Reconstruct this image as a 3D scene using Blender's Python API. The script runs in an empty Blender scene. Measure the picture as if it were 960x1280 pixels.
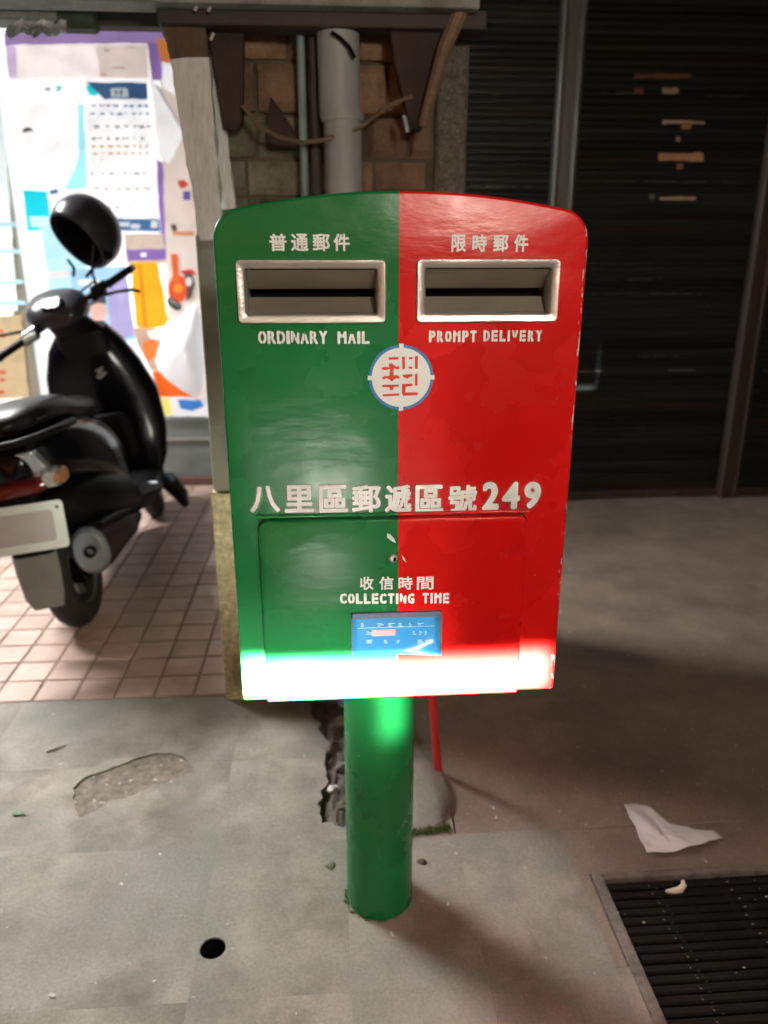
import bpy, bmesh, math, random
from mathutils import Vector, Matrix, Euler, noise
random.seed(7)
S = bpy.context.scene
COL = S.collection
R = math.radians
# ------------------------------------------------------------------ camera
H, PITCH, YAW, F = 1.30, R(18.5), R(-4), 967.0
cam_d = bpy.data.cameras.new('camera'); cam = bpy.data.objects.new('camera', cam_d); COL.objects.link(cam)
cam_d.sensor_fit = 'VERTICAL'; cam_d.sensor_height = 36; cam_d.lens = 36*F/1280
cam.location = (0, 0, H); cam.rotation_euler = (R(90)-PITCH, 0, YAW)
cam_d.clip_start = 0.02; cam_d.clip_end = 500
cam_d.dof.use_dof = True; cam_d.dof.focus_distance = 1.15; cam_d.dof.aperture_fstop = 3.2
S.camera = cam
S.view_settings.view_transform = 'Standard'; S.view_settings.look = 'None'
S.cycles.transparent_max_bounces = 40; S.view_settings.exposure = 0; S.view_settings.gamma = 1; S.view_settings.use_curve_mapping = False
# ------------------------------------------------------------------ world: dim night sky over the street
W = bpy.data.worlds.new('World'); S.world = W; W.use_nodes = True
nt = W.node_tree; bg = nt.nodes['Background']
sky = nt.nodes.new('ShaderNodeTexSky'); sky.sky_type = 'NISHITA'; sky.sun_disc = False
sky.sun_elevation = R(2); sky.sun_rotation = R(200)
mx = nt.nodes.new('ShaderNodeMix'); mx.data_type = 'RGBA'; mx.blend_type = 'MULTIPLY'; mx.inputs[0].default_value = 1
mx.inputs[7].default_value = (1.0, 0.72, 0.6, 1)
nt.links.new(sky.outputs[0], mx.inputs[6]); nt.links.new(mx.outputs[2], bg.inputs[0]); bg.inputs[1].default_value = 0.05

def lamp(name, typ, loc, target, energy, color, **k):
    d = bpy.data.lights.new(name, typ); o = bpy.data.objects.new(name, d); COL.objects.link(o)
    o.location = loc; d.energy = energy; d.color = color
    for a, v in k.items(): setattr(d, a, v)
    o.rotation_euler = (Vector(target)-Vector(loc)).to_track_quat('-Z', 'Y').to_euler()
    return o
# fluorescent tube lamp under the arcade ceiling in front of the shop
lamp('arcade_tube_light', 'AREA', (-2.5, 3.6, 2.50), (-1.2, 1.3, 0), 195, (1.0, 0.985, 0.95), shape='RECTANGLE', size=1.2, size_y=0.12, spread=R(150))
# added key light close behind the photographer, aimed at the mailbox face
lamp('front_key_light', 'AREA', (0.68, -1.15, 1.92), (0.1, 1.15, 0.9), 36, (1.0, 0.86, 0.71), shape='DISK', size=0.25)
# low headlamp of a vehicle, its beam masked by hand to the box and pole
HL = (-0.09, -0.10, 0.62)
hl = lamp('headlamp_beam', 'SPOT', HL, (0.1, 1.1, 0.60), 17000, (1.0, 0.97, 0.84), spot_size=R(60), spot_blend=0.3, shadow_soft_size=0.018)
d = hl.data; d.use_nodes = True; n = d.node_tree; em = n.nodes['Emission']
ge = n.nodes.new('ShaderNodeNewGeometry'); sp = n.nodes.new('ShaderNodeSeparateXYZ')
n.links.new(ge.outputs['Incoming'], sp.inputs[0])
def nm(op, a, b=None, c=None):
    q = n.nodes.new('ShaderNodeMath'); q.operation = op
    for i, v in enumerate((a, b, c)):
        if v is None: continue
        if isinstance(v, (int, float)): q.inputs[i].default_value = v
        else: n.links.new(v, q.inputs[i])
    return q.outputs[0]
def ramp(v, a, b):
    q = n.nodes.new('ShaderNodeMapRange'); q.interpolation_type = 'SMOOTHERSTEP'; n.links.new(v, q.inputs[0])
    q.inputs[1].default_value = a; q.inputs[2].default_value = b; q.inputs[3].default_value = 0; q.inputs[4].default_value = 1
    return q.outputs[0]
rx = nm('DIVIDE', sp.outputs[0], sp.outputs[1]); rz = nm('DIVIDE', sp.outputs[2], sp.outputs[1])
dY = 1.1-HL[1]
zt, zb = (0.690-HL[2])/dY, (0.445-HL[2])/dY
zbox = (0.6165-HL[2])/dY; xpole = (0.064-HL[0])/1.345
xl, xr = (-0.148-HL[0])/dY, (0.343-HL[0])/dY
m = nm('MULTIPLY', ramp(rz, zt+0.008, zt-0.022), ramp(rz, zb-0.02, zb+0.035))
m = nm('MULTIPLY', m, nm('MULTIPLY', ramp(rx, xl-0.008, xl+0.004), ramp(rx, xr+0.006, xr-0.006)))
step = nm('MAXIMUM', ramp(rz, zbox, zbox+0.006), nm('MULTIPLY', nm('MULTIPLY', ramp(rx, xpole-0.006, xpole+0.03), ramp(rx, 0.172, 0.155)), 0.03))   # mask step shaped by hand: dim patch on the pole below the box
m = nm('MULTIPLY', m, step)
# faint spill round the beam, fading upwards
spill = nm('MULTIPLY', nm('ADD', nm('MULTIPLY', ramp(rz, 0.20, zt-0.02), 0.0045), 0.0008), ramp(rx, xr-0.10, xr-0.17))
spill = nm('MULTIPLY', spill, ramp(rz, zbox-0.25, zbox))
m = nm('ADD', m, spill)
n.links.new(m, em.inputs[1])

# ------------------------------------------------------------------ measuring helpers
def ray(x, y):
    a = (x-480)/F; b = (640-y)/F; cp, s_ = math.cos(PITCH), math.sin(PITCH)
    v = (a, cp+b*s_, -s_+b*cp); c, s = math.cos(YAW), math.sin(YAW)
    return Vector((v[0]*c-v[1]*s, v[0]*s+v[1]*c, v[2]))
def G(x, y, z=0.0):
    r = ray(x, y); t = (z-H)/r.z; return Vector((r.x*t, r.y*t, z))
def onY(x, y, Y):
    r = ray(x, y); t = Y/r.y; return Vector((r.x*t, Y, H+r.z*t))
# ------------------------------------------------------------------ materials
def mat(name, base, rough=0.6, metal=0.0, var=0.25, scale=8, bump=0.0, bscale=60, dark=None, dscale=3, damt=0.5,
        specks=None, spamt=0.02, spscale=90, stretch=(1, 1, 1), rand=0.0, emit=0.0, alpha=1.0, coat=0.0, tint=None, spec=0.5, rvar=0.0):
    m = bpy.data.materials.new(name); m.use_nodes = True; t = m.node_tree; N = t.nodes; L = t.links; b = N['Principled BSDF']
    tc = N.new('ShaderNodeTexCoord'); mp = N.new('ShaderNodeMapping'); L.new(tc.outputs['Object'], mp.inputs[0]); mp.inputs['Scale'].default_value = stretch
    if rand:
        oi0 = N.new('ShaderNodeObjectInfo'); cm = N.new('ShaderNodeCombineXYZ'); mu = N.new('ShaderNodeMath'); mu.operation = 'MULTIPLY'; mu.inputs[1].default_value = 37
        L.new(oi0.outputs['Random'], mu.inputs[0]); L.new(mu.outputs[0], cm.inputs[0]); L.new(mu.outputs[0], cm.inputs[1]); L.new(cm.outputs[0], mp.inputs['Location'])
    def noi(sc, det=5, ro=0.6):
        q = N.new('ShaderNodeTexNoise'); q.inputs['Scale'].default_value = sc; q.inputs['Detail'].default_value = det; q.inputs['Roughness'].default_value = ro
        L.new(mp.outputs[0], q.inputs[0]); return q.outputs[0]
    def mr(v, a, b_, c=0, d_=1):
        q = N.new('ShaderNodeMapRange'); L.new(v, q.inputs[0])
        for i, x in enumerate((a, b_, c, d_)): q.inputs[i+1].default_value = x
        return q.outputs[0]
    def mix(f, A, B, mode='MIX'):
        q = N.new('ShaderNodeMix'); q.data_type = 'RGBA'; q.blend_type = mode
        if isinstance(f, float): q.inputs[0].default_value = f
        else: L.new(f, q.inputs[0])
        for i, x in ((6, A), (7, B)):
            if isinstance(x, tuple): q.inputs[i].default_value = (*x, 1)
            else: L.new(x, q.inputs[i])
        return q.outputs[2]
    c0 = tuple(max(0, v*(1-var)) for v in base); c1 = tuple(min(1, v*(1+var)) for v in base)
    c = mix(mr(noi(scale), 0.3, 0.7), c0, c1)
    if dark: c = mix(mr(noi(dscale, 6), 0.5, 0.68, 0, damt), c, dark)
    if tint: c = mix(mr(noi(dscale*0.37, 4), 0.42, 0.6, 0, 0.8), c, tint)
    if bump >= 0.3 and not emit: c = mix(1.0, c, mix(mr(noi(140, 6, 0.7), 0.3, 0.7), (0.80, 0.80, 0.80), (1.18, 1.18, 1.18)), 'MULTIPLY')
    if rand:
        oi = N.new('ShaderNodeObjectInfo'); c = mix(1.0, c, mix(oi.outputs['Random'], tuple([1-rand]*3), tuple([1+rand*0.6]*3)), 'MULTIPLY')
    if specks: c = mix(mr(noi(spscale, 2), 0.72-spamt, 0.74-spamt), c, specks)
    L.new(c, b.inputs['Base Color'])
    b.inputs['Roughness'].default_value = rough; b.inputs['Metallic'].default_value = metal
    b.inputs['Specular IOR Level'].default_value = spec
    if rvar: L.new(mr(noi(scale*1.7), 0.3, 0.7, max(0.05, rough-rvar), min(1, rough+rvar)), b.inputs['Roughness'])
    b.inputs['Coat Weight'].default_value = coat; b.inputs['Coat Roughness'].default_value = 0.12
    if bump:
        bp = N.new('ShaderNodeBump'); bp.inputs['Strength'].default_value = bump; bp.inputs['Distance'].default_value = 0.004
        L.new(noi(bscale, 6, 0.65), bp.inputs['Height']); L.new(bp.outputs[0], b.inputs['Normal'])
    if emit:
        L.new(c, b.inputs['Emission Color']); b.inputs['Emission Strength'].default_value = emit
    b.inputs['Alpha'].default_value = alpha
    return m
_pm = {}
def plain(rgb, rough=0.5, emit=0.0, var=0.06, metal=0.0):
    k = (rgb, rough, emit, var, metal)
    if k not in _pm: _pm[k] = mat('surface_%d' % len(_pm), rgb, rough, metal, var=var, scale=14, emit=emit, bump=0.05)
    return _pm[k]

# ------------------------------------------------------------------ mesh helpers
class MB:
    def __init__(s): s.v = []; s.f = []; s.m = []; s.cur = 0
    def add(s, vs, fs):
        o = len(s.v); s.v += [Vector(x) for x in vs]
        for f in fs: s.f.append([o+i for i in f]); s.m.append(s.cur)
        return s
    def box(s, a, b, rot=None, piv=None):
        x0, y0, z0 = a; x1, y1, z1 = b
        vs = [Vector(q) for q in ((x0,y0,z0),(x1,y0,z0),(x1,y1,z0),(x0,y1,z0),(x0,y0,z1),(x1,y0,z1),(x1,y1,z1),(x0,y1,z1))]
        if rot is not None:
            c = Vector(piv) if piv is not None else sum(vs, Vector())/8; m = Euler(rot).to_matrix(); vs = [c+m@(v-c) for v in vs]
        return s.add(vs, [(0,3,2,1),(4,5,6,7),(0,1,5,4),(1,2,6,5),(2,3,7,6),(3,0,4,7)])
    def tube(s, pts, r, n=12, cap=True, sq=None):
        pts = [Vector(p) for p in pts]; rs = r if isinstance(r, (list, tuple)) else [r]*len(pts)
        t0 = (pts[1]-pts[0]).normalized(); u = t0.orthogonal().normalized(); vs = []
        if sq is not None: u = Vector(sq).normalized()
        for i, p in enumerate(pts):
            t = (pts[min(i+1, len(pts)-1)]-pts[max(i-1, 0)]).normalized(); u = (u-t*u.dot(t)).normalized(); w = t.cross(u)
            for k in range(n):
                a = 2*math.pi*(k+0.5)/n; vs.append(p+(u*math.cos(a)+w*math.sin(a))*rs[i])
        fs = [(i*n+k, i*n+(k+1) % n, (i+1)*n+(k+1) % n, (i+1)*n+k) for i in range(len(pts)-1) for k in range(n)]
        if cap: fs += [tuple(reversed(range(n))), tuple((len(pts)-1)*n+k for k in range(n))]
        return s.add(vs, fs)
    def loft(s, secs, n=20, e=2.6, cap=True):
        """secs: (centre, vector half-width, vector half-height)"""
        vs = []
        for c, a, b in secs:
            c, a, b = Vector(c), Vector(a), Vector(b)
            for k in range(n):
                t = 2*math.pi*k/n; ct, st = math.cos(t), math.sin(t)
                vs.append(c+a*math.copysign(abs(ct)**(2/e), ct)+b*math.copysign(abs(st)**(2/e), st))
        m = len(secs); fs = [(i*n+k, i*n+(k+1) % n, (i+1)*n+(k+1) % n, (i+1)*n+k) for i in range(m-1) for k in range(n)]
        if cap: fs += [tuple(reversed(range(n))), tuple((m-1)*n+k for k in range(n))]
        return s.add(vs, fs)
    def prism(s, poly, d):
        """poly: list of 3D points; d: vector of thickness"""
        poly = [Vector(p) for p in poly]; d = Vector(d); n = len(poly)
        return s.add(poly+[p+d for p in poly], [tuple(range(n)), tuple(reversed(range(n, 2*n)))]+[(i, n+i, n+(i+1) % n, (i+1) % n) for i in range(n)])
    def lathe(s, prof, c, axis='z', n=24, full=True):
        vs = []; c = Vector(c)
        for r, h in prof:
            for k in range(n):
                a = 2*math.pi*k/n; x, y = r*math.cos(a), r*math.sin(a)
                vs.append(c+Vector({'z': (x, y, h), 'x': (h, x, y), 'y': (x, h, y)}[axis]))
        m = len(prof); return s.add(vs, [(i*n+k, i*n+(k+1) % n, (i+1)*n+(k+1) % n, (i+1)*n+k) for i in range(m-1) for k in range(n)])
    def torus(s, c, Rr, r, axis='x', n=36, k=12, fl=1.0):
        prof = [(Rr+r*math.cos(2*math.pi*j/k), fl*r*math.sin(2*math.pi*j/k)) for j in range(k+1)]
        return s.lathe(prof, c, axis, n)
    def xf(s, M):
        s.v = [M@v for v in s.v]; return s
ROOT = {}
def tag(o, label=None, cat=None, group=None, kind=None):
    for k, v in (('label', label), ('category', cat), ('group', group), ('kind', kind)):
        if v: o[k] = v
    return o
def thing(name, loc, label, cat, group=None, rot=(0, 0, 0)):
    o = bpy.data.objects.new(name, None); COL.objects.link(o); o.location = loc; o.rotation_euler = rot; o.empty_display_size = 0.1
    ROOT[o.name] = (Matrix.Translation(loc) @ Euler(rot).to_matrix().to_4x4()).inverted()
    return tag(o, label, cat, group)
def obj(name, mb, mats, parent=None, smooth=False, bevel=0, seg=2, sub=0, local=False, origin=None, weld=False):
    if not isinstance(mats, (list, tuple)): mats = [mats]
    inv = Matrix()
    if parent is not None and not local: inv = ROOT.get(parent.name, Matrix())
    if origin is not None: inv = Matrix.Translation(-Vector(origin))
    me = bpy.data.meshes.new(name)
    if isinstance(mb, bpy.types.Mesh): me = mb; me.transform(inv)
    else:
        me.from_pydata([inv@v for v in mb.v], [], mb.f)
        for m in mats: me.materials.append(m)
        for p, i in zip(me.polygons, mb.m): p.material_index = min(i, len(mats)-1)
        b = bmesh.new(); b.from_mesh(me)
        if weld: bmesh.ops.remove_doubles(b, verts=b.verts, dist=1e-5)
        bmesh.ops.recalc_face_normals(b, faces=b.faces); b.to_mesh(me); b.free()
    if isinstance(mb, bpy.types.Mesh) and not len(me.materials):
        for m in mats: me.materials.append(m)
    if smooth:
        for p in me.polygons: p.use_smooth = True
    o = bpy.data.objects.new(name, me); COL.objects.link(o)
    if origin is not None: o.location = origin
    if parent is not None: o.parent = parent; ROOT[o.name] = ROOT.get(parent.name, Matrix()) if not local else Matrix()
    if bevel:
        q = o.modifiers.new('bevel', 'BEVEL'); q.width = bevel; q.segments = seg; q.limit_method = 'ANGLE'; q.angle_limit = R(35)
    if sub:
        q = o.modifiers.new('sub', 'SUBSURF'); q.levels = q.render_levels = sub
    if smooth and (bevel or not sub):
        try: me.set_sharp_from_angle(angle=R(50))
        except Exception: pass
    return o
def dup(o, name, loc, rot=None, scale=None, parent=None):
    c = o.copy(); c.name = name; COL.objects.link(c); c.location = loc
    if rot is not None: c.rotation_euler = rot
    if scale is not None: c.scale = scale
    if parent is not None: c.parent = parent
    return c
def evalmesh(o):
    dg = bpy.context.evaluated_depsgraph_get(); dg.update(); return bpy.data.meshes.new_from_object(o.evaluated_get(dg))
def cut(o, cutters):
    """boolean difference, applied"""
    for c in cutters:
        q = o.modifiers.new('cut', 'BOOLEAN'); q.object = c; q.solver = 'EXACT'; q.operation = 'DIFFERENCE'
    me = evalmesh(o); o.modifiers.clear(); o.data = me
def rock(rx_, ry_, rz_, seed, amp=0.35, lv=2):
    b = bmesh.new(); bmesh.ops.create_icosphere(b, subdivisions=lv, radius=1); mb = MB()
    vs = []
    for v in b.verts:
        k = 1+amp*noise.noise(v.co*1.3+Vector((seed*3.1, seed*1.7, 0)))+amp*0.3*noise.noise(v.co*4+Vector((seed, 0, 5)))
        vs.append(Vector((v.co.x*rx_*k, v.co.y*ry_*k, v.co.z*rz_*k)))
    mb.add(vs, [[x.index for x in f.verts] for f in b.faces]); b.free(); return mb
def roughblock(w, d_, h, seed, amp=0.008, nx=7, nz=5):
    """block with an uneven front (-y) face, centred in x and z, front at y=0"""
    mb = MB(); vs = []
    for j in range(nz+1):
        for i in range(nx+1):
            x, z = (i/nx-0.5)*w, (j/nz-0.5)*h
            e = min(i, nx-i, 1)*min(j, nz-j, 1)
            y = -amp*(0.2+1.3*noise.noise(Vector((x*14+seed*5, z*14, seed))))*1.0 if e else 0.008
            if not e: x *= 1-0.02*random.random(); z *= 1-0.03*random.random()
            vs.append((x, y, z))
    nn = (nx+1)*(nz+1); fs = []
    for j in range(nz):
        for i in range(nx):
            a = j*(nx+1)+i; fs.append((a, a+1, a+nx+2, a+nx+1))
    edge = [i for i in range(nx+1)]+[j*(nx+1)+nx for j in range(1, nz+1)]+[nz*(nx+1)+i for i in range(nx-1, -1, -1)]+[j*(nx+1) for j in range(nz-1, 0, -1)]
    bk = [(vs[i][0], d_, vs[i][2]) for i in edge]; k = len(edge)
    for i in range(k): fs.append((edge[i], nn+i, nn+(i+1) % k, edge[(i+1) % k]))
    mb.add(vs+bk, fs); return mb

# ------------------------------------------------------------------ materials list
M_conc = mat('pavement_concrete', (0.25, 0.22, 0.188), 0.75, var=0.34, scale=6.5, bump=0.7, bscale=90, dark=(0.12, 0.098, 0.075), dscale=4.2, damt=0.85, specks=(0.42, 0.40, 0.37), spamt=-0.03, spscale=70, rand=0.02, tint=(0.20, 0.20, 0.18), rvar=0.18)
M_floorR = mat('arcade_floor_cement', (0.235, 0.178, 0.142), 0.65, var=0.22, scale=5, bump=0.3, bscale=40, dark=(0.10, 0.08, 0.065), dscale=1.8, damt=0.6, specks=(0.4, 0.38, 0.35), spamt=0.0, spscale=60, rvar=0.15)
M_soil = mat('soil', (0.11, 0.09, 0.075), 0.95, var=0.5, scale=30, bump=0.9, bscale=70)
M_tile = mat('terracotta_tile', (0.43, 0.305, 0.26), 0.5, var=0.12, scale=9, bump=0.12, bscale=80, dark=(0.2, 0.12, 0.09), dscale=5, damt=0.35, rand=0.14, rvar=0.15)
M_grout = mat('tile_grout', (0.19, 0.13, 0.11), 0.9, var=0.3, scale=20, bump=0.3)
M_plaster = mat('column_plaster', (0.24, 0.25, 0.20), 0.85, var=0.15, scale=6, bump=0.25, bscale=50, dark=(0.11, 0.11, 0.085), dscale=4, damt=0.5)
M_pebble = mat('column_pebble_render', (0.62, 0.56, 0.34), 0.9, var=0.35, scale=60, bump=1.0, bscale=110, dark=(0.2, 0.17, 0.1), dscale=9, damt=0.6)
M_stone = mat('brown_stone_block', (0.21, 0.14, 0.085), 0.9, var=0.4, scale=9, bump=0.8, bscale=45, dark=(0.07, 0.05, 0.035), dscale=7, damt=0.75, rand=0.35)  # base colour darkened to carry the shade under the awning
M_stoneg = mat('grey_stone_block', (0.16, 0.16, 0.115), 0.9, var=0.35, scale=12, bump=0.8, bscale=45, dark=(0.08, 0.08, 0.055), dscale=8, damt=0.7, rand=0.2)  # darkened likewise for awning shade
M_mortar = mat('mortar', (0.10, 0.085, 0.06), 0.95, var=0.4, scale=14, bump=0.5)
M_grit = mat('grey_grit_edge', (0.12, 0.11, 0.095), 0.9, var=0.4, scale=70, bump=0.9, bscale=120, specks=(0.4, 0.38, 0.34), spamt=0.02, spscale=120)
M_wood = mat('weathered_white_board', (0.62, 0.64, 0.64), 0.8, var=0.25, scale=6, bump=0.4, bscale=30, stretch=(1, 1, 0.16), dark=(0.2, 0.17, 0.14), dscale=6, damt=0.5)
M_woodd = mat('dark_rotten_wood', (0.09, 0.06, 0.04), 0.85, var=0.5, scale=9, bump=0.6, bscale=40, stretch=(1, 1, 0.2))
M_rust = mat('rusty_bracket', (0.03, 0.017, 0.012), 0.8, var=0.5, scale=12, bump=0.5)
M_dkbeam = mat('dark_grimy_beam', (0.035, 0.03, 0.025), 0.7, var=0.5, scale=6, bump=0.4, stretch=(0.3, 1, 1))
M_pipeg = mat('green_grey_pipe', (0.17, 0.26, 0.26), 0.5, var=0.2, scale=8, bump=0.1, dark=(0.05, 0.06, 0.10), dscale=6, damt=0.6)
M_pipew = mat('grimy_shaded_white_pipe', (0.30, 0.335, 0.345), 0.5, var=0.15, scale=6, bump=0.15, stretch=(1, 1, 0.3), dark=(0.22, 0.19, 0.17), dscale=5, damt=0.6)  # stains are grime; the base is also darkened for awning shade
M_awn = mat('pale_awning_metal', (0.2, 0.235, 0.215), 0.6, var=0.3, scale=8, bump=0.3, dark=(0.08, 0.1, 0.07), dscale=6, damt=0.7)
M_awng = mat('dark_green_awning_block', (0.03, 0.05, 0.03), 0.7, var=0.4, scale=10, bump=0.3)
M_plastic = mat('crumpled_clear_plastic', (0.7, 0.75, 0.78), 0.25, var=0.3, scale=25, bump=0.8, bscale=40)
M_black = mat('black_gloss_plastic', (0.003, 0.003, 0.0045), 0.16, var=0.3, bump=0.0, spec=0.22, rvar=0.05)
M_blackm = mat('black_matt_plastic', (0.003, 0.003, 0.0033), 0.5, var=0.3, bump=0.2, spec=0.12)
M_seat = mat('black_vinyl_seat', (0.008, 0.007, 0.0075), 0.36, var=0.3, bump=0.15, bscale=160, spec=0.15)
M_helm = mat('graphite_helmet_shell', (0.022, 0.022, 0.027), 0.3, var=0.15, spec=0.3)
M_hole = mat('black_lining', (0.004, 0.004, 0.005), 0.9, spec=0.1)
M_tyre = mat('tyre_rubber', (0.014, 0.013, 0.013), 0.8, bump=0.3)
M_silver = mat('brushed_silver', (0.42, 0.45, 0.48), 0.3, metal=0.8, var=0.2, bump=0.1)
M_steel = mat('slot_steel', (0.62, 0.60, 0.57), 0.36, metal=0.75, var=0.18, scale=14, bump=0.25, bscale=60, dark=(0.3, 0.28, 0.25), dscale=12, damt=0.5, stretch=(0.4, 1, 1))
M_slotin = mat('slot_chute_metal', (0.22, 0.20, 0.155), 0.5, metal=0.35, var=0.25, scale=10, bump=0.2, stretch=(0.3, 1, 1))
M_plateg = mat('pale_green_white_plate', (0.78, 0.88, 0.85), 0.4, var=0.08)
M_platec = plain((0.52, 0.50, 0.50), 0.7)
M_flap = mat('grey_mud_flap', (0.20, 0.21, 0.19), 0.7, var=0.15, bump=0.2)
M_redl = mat('red_tail_lens', (0.10, 0.006, 0.008), 0.12, var=0.1)
M_amber = mat('amber_signal_lens', (0.30, 0.13, 0.07), 0.15, var=0.2)
M_clear = mat('clear_signal_lens', (0.35, 0.36, 0.34), 0.12, var=0.3, scale=60)
M_shut = mat('dark_green_black_shutter', (0.011, 0.0165, 0.017), 0.36, var=0.5, scale=7, bump=0.25, bscale=30, stretch=(0.15, 1, 1), rand=0.6, dark=(0.03, 0.012, 0.009), dscale=2, damt=0.5, specks=(0.10, 0.10, 0.095), spamt=-0.02, spscale=30, spec=0.3)
M_rail = mat('grimy_steel_guide_rail', (0.13, 0.135, 0.13), 0.4, metal=0.5, var=0.5, scale=9, stretch=(3, 3, 0.3), bump=0.3, dark=(0.03, 0.03, 0.028), dscale=9, damt=0.7)
M_railb = mat('brown_guide_rail', (0.045, 0.033, 0.027), 0.5, var=0.4, scale=6, stretch=(3, 3, 0.3), bump=0.2)
M_frame = mat('beige_window_frame', (0.40, 0.38, 0.30), 0.5, var=0.1, bump=0.05)
M_base = mat('grey_green_base_panel', (0.23, 0.27, 0.265), 0.5, var=0.15, scale=5, bump=0.1, dark=(0.13, 0.15, 0.15), dscale=4, damt=0.5)
M_sill = mat('red_brown_sill', (0.15, 0.075, 0.06), 0.7, var=0.2, bump=0.2)
M_paper = mat('white_paper', (0.70, 0.66, 0.66), 0.85, var=0.08, scale=9, bump=0.25, bscale=50)
M_grate = mat('dark_drain_grate', (0.007, 0.006, 0.005), 0.7, spec=0.2, var=0.5, scale=20, bump=0.4, specks=(0.25, 0.23, 0.2), spamt=-0.01, spscale=60)
M_gframe = mat('grate_cement_frame', (0.16, 0.135, 0.12), 0.8, var=0.35, scale=22, bump=0.6, dark=(0.06, 0.05, 0.045), dscale=14, damt=0.8)
M_redstick = mat('red_painted_pole', (0.55, 0.02, 0.02), 0.4, var=0.1, bump=0.1)
M_moss = mat('moss', (0.10, 0.15, 0.03), 0.95, var=0.5, scale=40, bump=0.8)
M_ceil = mat('stained_ceiling', (0.22, 0.21, 0.19), 0.9, var=0.2)

def paint(name, split=True):
    """two-colour gloss paint: green left, red right of the centre line, brushed on by hand, chipped along the edges"""
    m = bpy.data.materials.new(name); m.use_nodes = True; t = m.node_tree; N = t.nodes; L = t.links; b = N['Principled BSDF']
    tc = N.new('ShaderNodeTexCoord'); se = N.new('ShaderNodeSeparateXYZ'); L.new(tc.outputs['Object'], se.inputs[0])
    def noi(sc, det=4, st=(1, 1, 1)):
        mp = N.new('ShaderNodeMapping'); mp.inputs['Scale'].default_value = st; L.new(tc.outputs['Object'], mp.inputs[0])
        q = N.new('ShaderNodeTexNoise'); q.inputs['Scale'].default_value = sc; q.inputs['Detail'].default_value = det; L.new(mp.outputs[0], q.inputs[0]); return q.outputs[0]
    def mr(v, a, b_, c=0, d_=1):
        q = N.new('ShaderNodeMapRange'); L.new(v, q.inputs[0])
        for i, x in enumerate((a, b_, c, d_)): q.inputs[i+1].default_value = x
        return q.outputs[0]
    def mix(f, A, B):
        q = N.new('ShaderNodeMix'); q.data_type = 'RGBA'; L.new(f, q.inputs[0])
        for i, x in ((6, A), (7, B)):
            if isinstance(x, tuple): q.inputs[i].default_value = (*x, 1)
            else: L.new(x, q.inputs[i])
        return q.outputs[2]
    def ma(op, a, b_):
        q = N.new('ShaderNodeMath'); q.operation = op
        for i, v in enumerate((a, b_)):
            if isinstance(v, (int, float)): q.inputs[i].default_value = v
            else: L.new(v, q.inputs[i])
        return q.outputs[0]
    gr = mix(mr(noi(5), 0.35, 0.65), (0.007, 0.15, 0.038), (0.009, 0.18, 0.050))
    if split:
        rd = mix(mr(noi(4), 0.35, 0.65), (0.62, 0.007, 0.006), (0.70, 0.009, 0.008))
        xw = ma('ADD', se.outputs[0], ma('MULTIPLY', ma('SUBTRACT', noi(40), 0.5), 0.0012))
        c = mix(mr(xw, -0.0009, 0.0009), gr, rd)
        # chips: near the outer side edges only
        ed = mr(ma('ABSOLUTE', ma('SUBTRACT', se.outputs[0], 0.0035), 0), 0.2500, 0.2535)
        ch = ma('MULTIPLY', ed, mr(noi(200, 5, (1, 1, 0.25)), 0.57, 0.60))
        c = mix(ch, c, (0.55, 0.56, 0.52))
    else:
        c = gr
    c = mix(mr(noi(75, 2), 0.765, 0.775, 0, 0.8), c, (0.5, 0.5, 0.48))
    scr = mr(noi(30, 2, (1, 1, 0.12)), 0.77, 0.78, 0, 0.35)
    c = mix(scr, c, (0.4, 0.42, 0.4))
    L.new(c, b.inputs['Base Color']); b.inputs['Specular IOR Level'].default_value = 0.32
    L.new(mr(noi(9, 5), 0.3, 0.7, 0.20, 0.34), b.inputs['Roughness'])
    bp = N.new('ShaderNodeBump'); bp.inputs['Strength'].default_value = 0.32; bp.inputs['Distance'].default_value = 0.003
    h = ma('ADD', noi(26, 5, (0.5, 1, 1.4) if split else (1.6, 1.6, 0.15)), ma('MULTIPLY', noi(8, 3), 1.2))
    L.new(h, bp.inputs['Height']); L.new(bp.outputs[0], b.inputs['Normal'])
    return m
M_paint = paint('mailbox_two_colour_paint'); M_green = paint('mailbox_green_paint', False)
M_white = mat('stencil_white', (0.88, 0.90, 0.90), 0.55, var=0.12, scale=60, bump=0.2)
M_halo = mat('overspray_white', (0.74, 0.76, 0.74), 0.6, var=0.1, alpha=0.22)
M_halo2 = mat('overspray_white_thin', (0.74, 0.76, 0.74), 0.6, var=0.1, alpha=0.05)

# ================================================================== GROUND
g = MB(); g.box((-60, -60, -0.35), (60, 60, -0.08))
gobj = tag(obj('ground', g, M_soil), kind='structure')
def prismz(pts, z0, z1):
    mb = MB(); mb.prism([(p[0], p[1], z0) for p in pts], (0, 0, z1-z0)); return mb
def helper(mb):
    o = obj('cutter', mb, M_soil); return o
hole_c = G(266, 1185)
c1 = MB(); c1.tube([(hole_c.x, hole_c.y, -0.079), (hole_c.x, hole_c.y, 0.05)], 0.0255, 28)
patch_px = [(91, 985), (108, 970), (135, 962), (160, 952), (190, 942), (215, 941), (232, 948), (246, 966), (228, 972), (212, 978), (190, 982), (165, 994), (140, 1000), (122, 1012), (100, 1022), (92, 1010)]
def jagged(pts, per, am, seed):
    out = []; n_ = len(pts)
    for i in range(n_):
        a, b_ = pts[i], pts[(i+1) % n_]; d_ = (b_-a); nv = Vector((-d_.y, d_.x, 0)).normalized()
        for k in range(per):
            q_ = a.lerp(b_, k/per); out.append(q_+nv*am*noise.noise(Vector((q_.x*90+seed, q_.y*90, seed)))*2)
    return out
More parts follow.
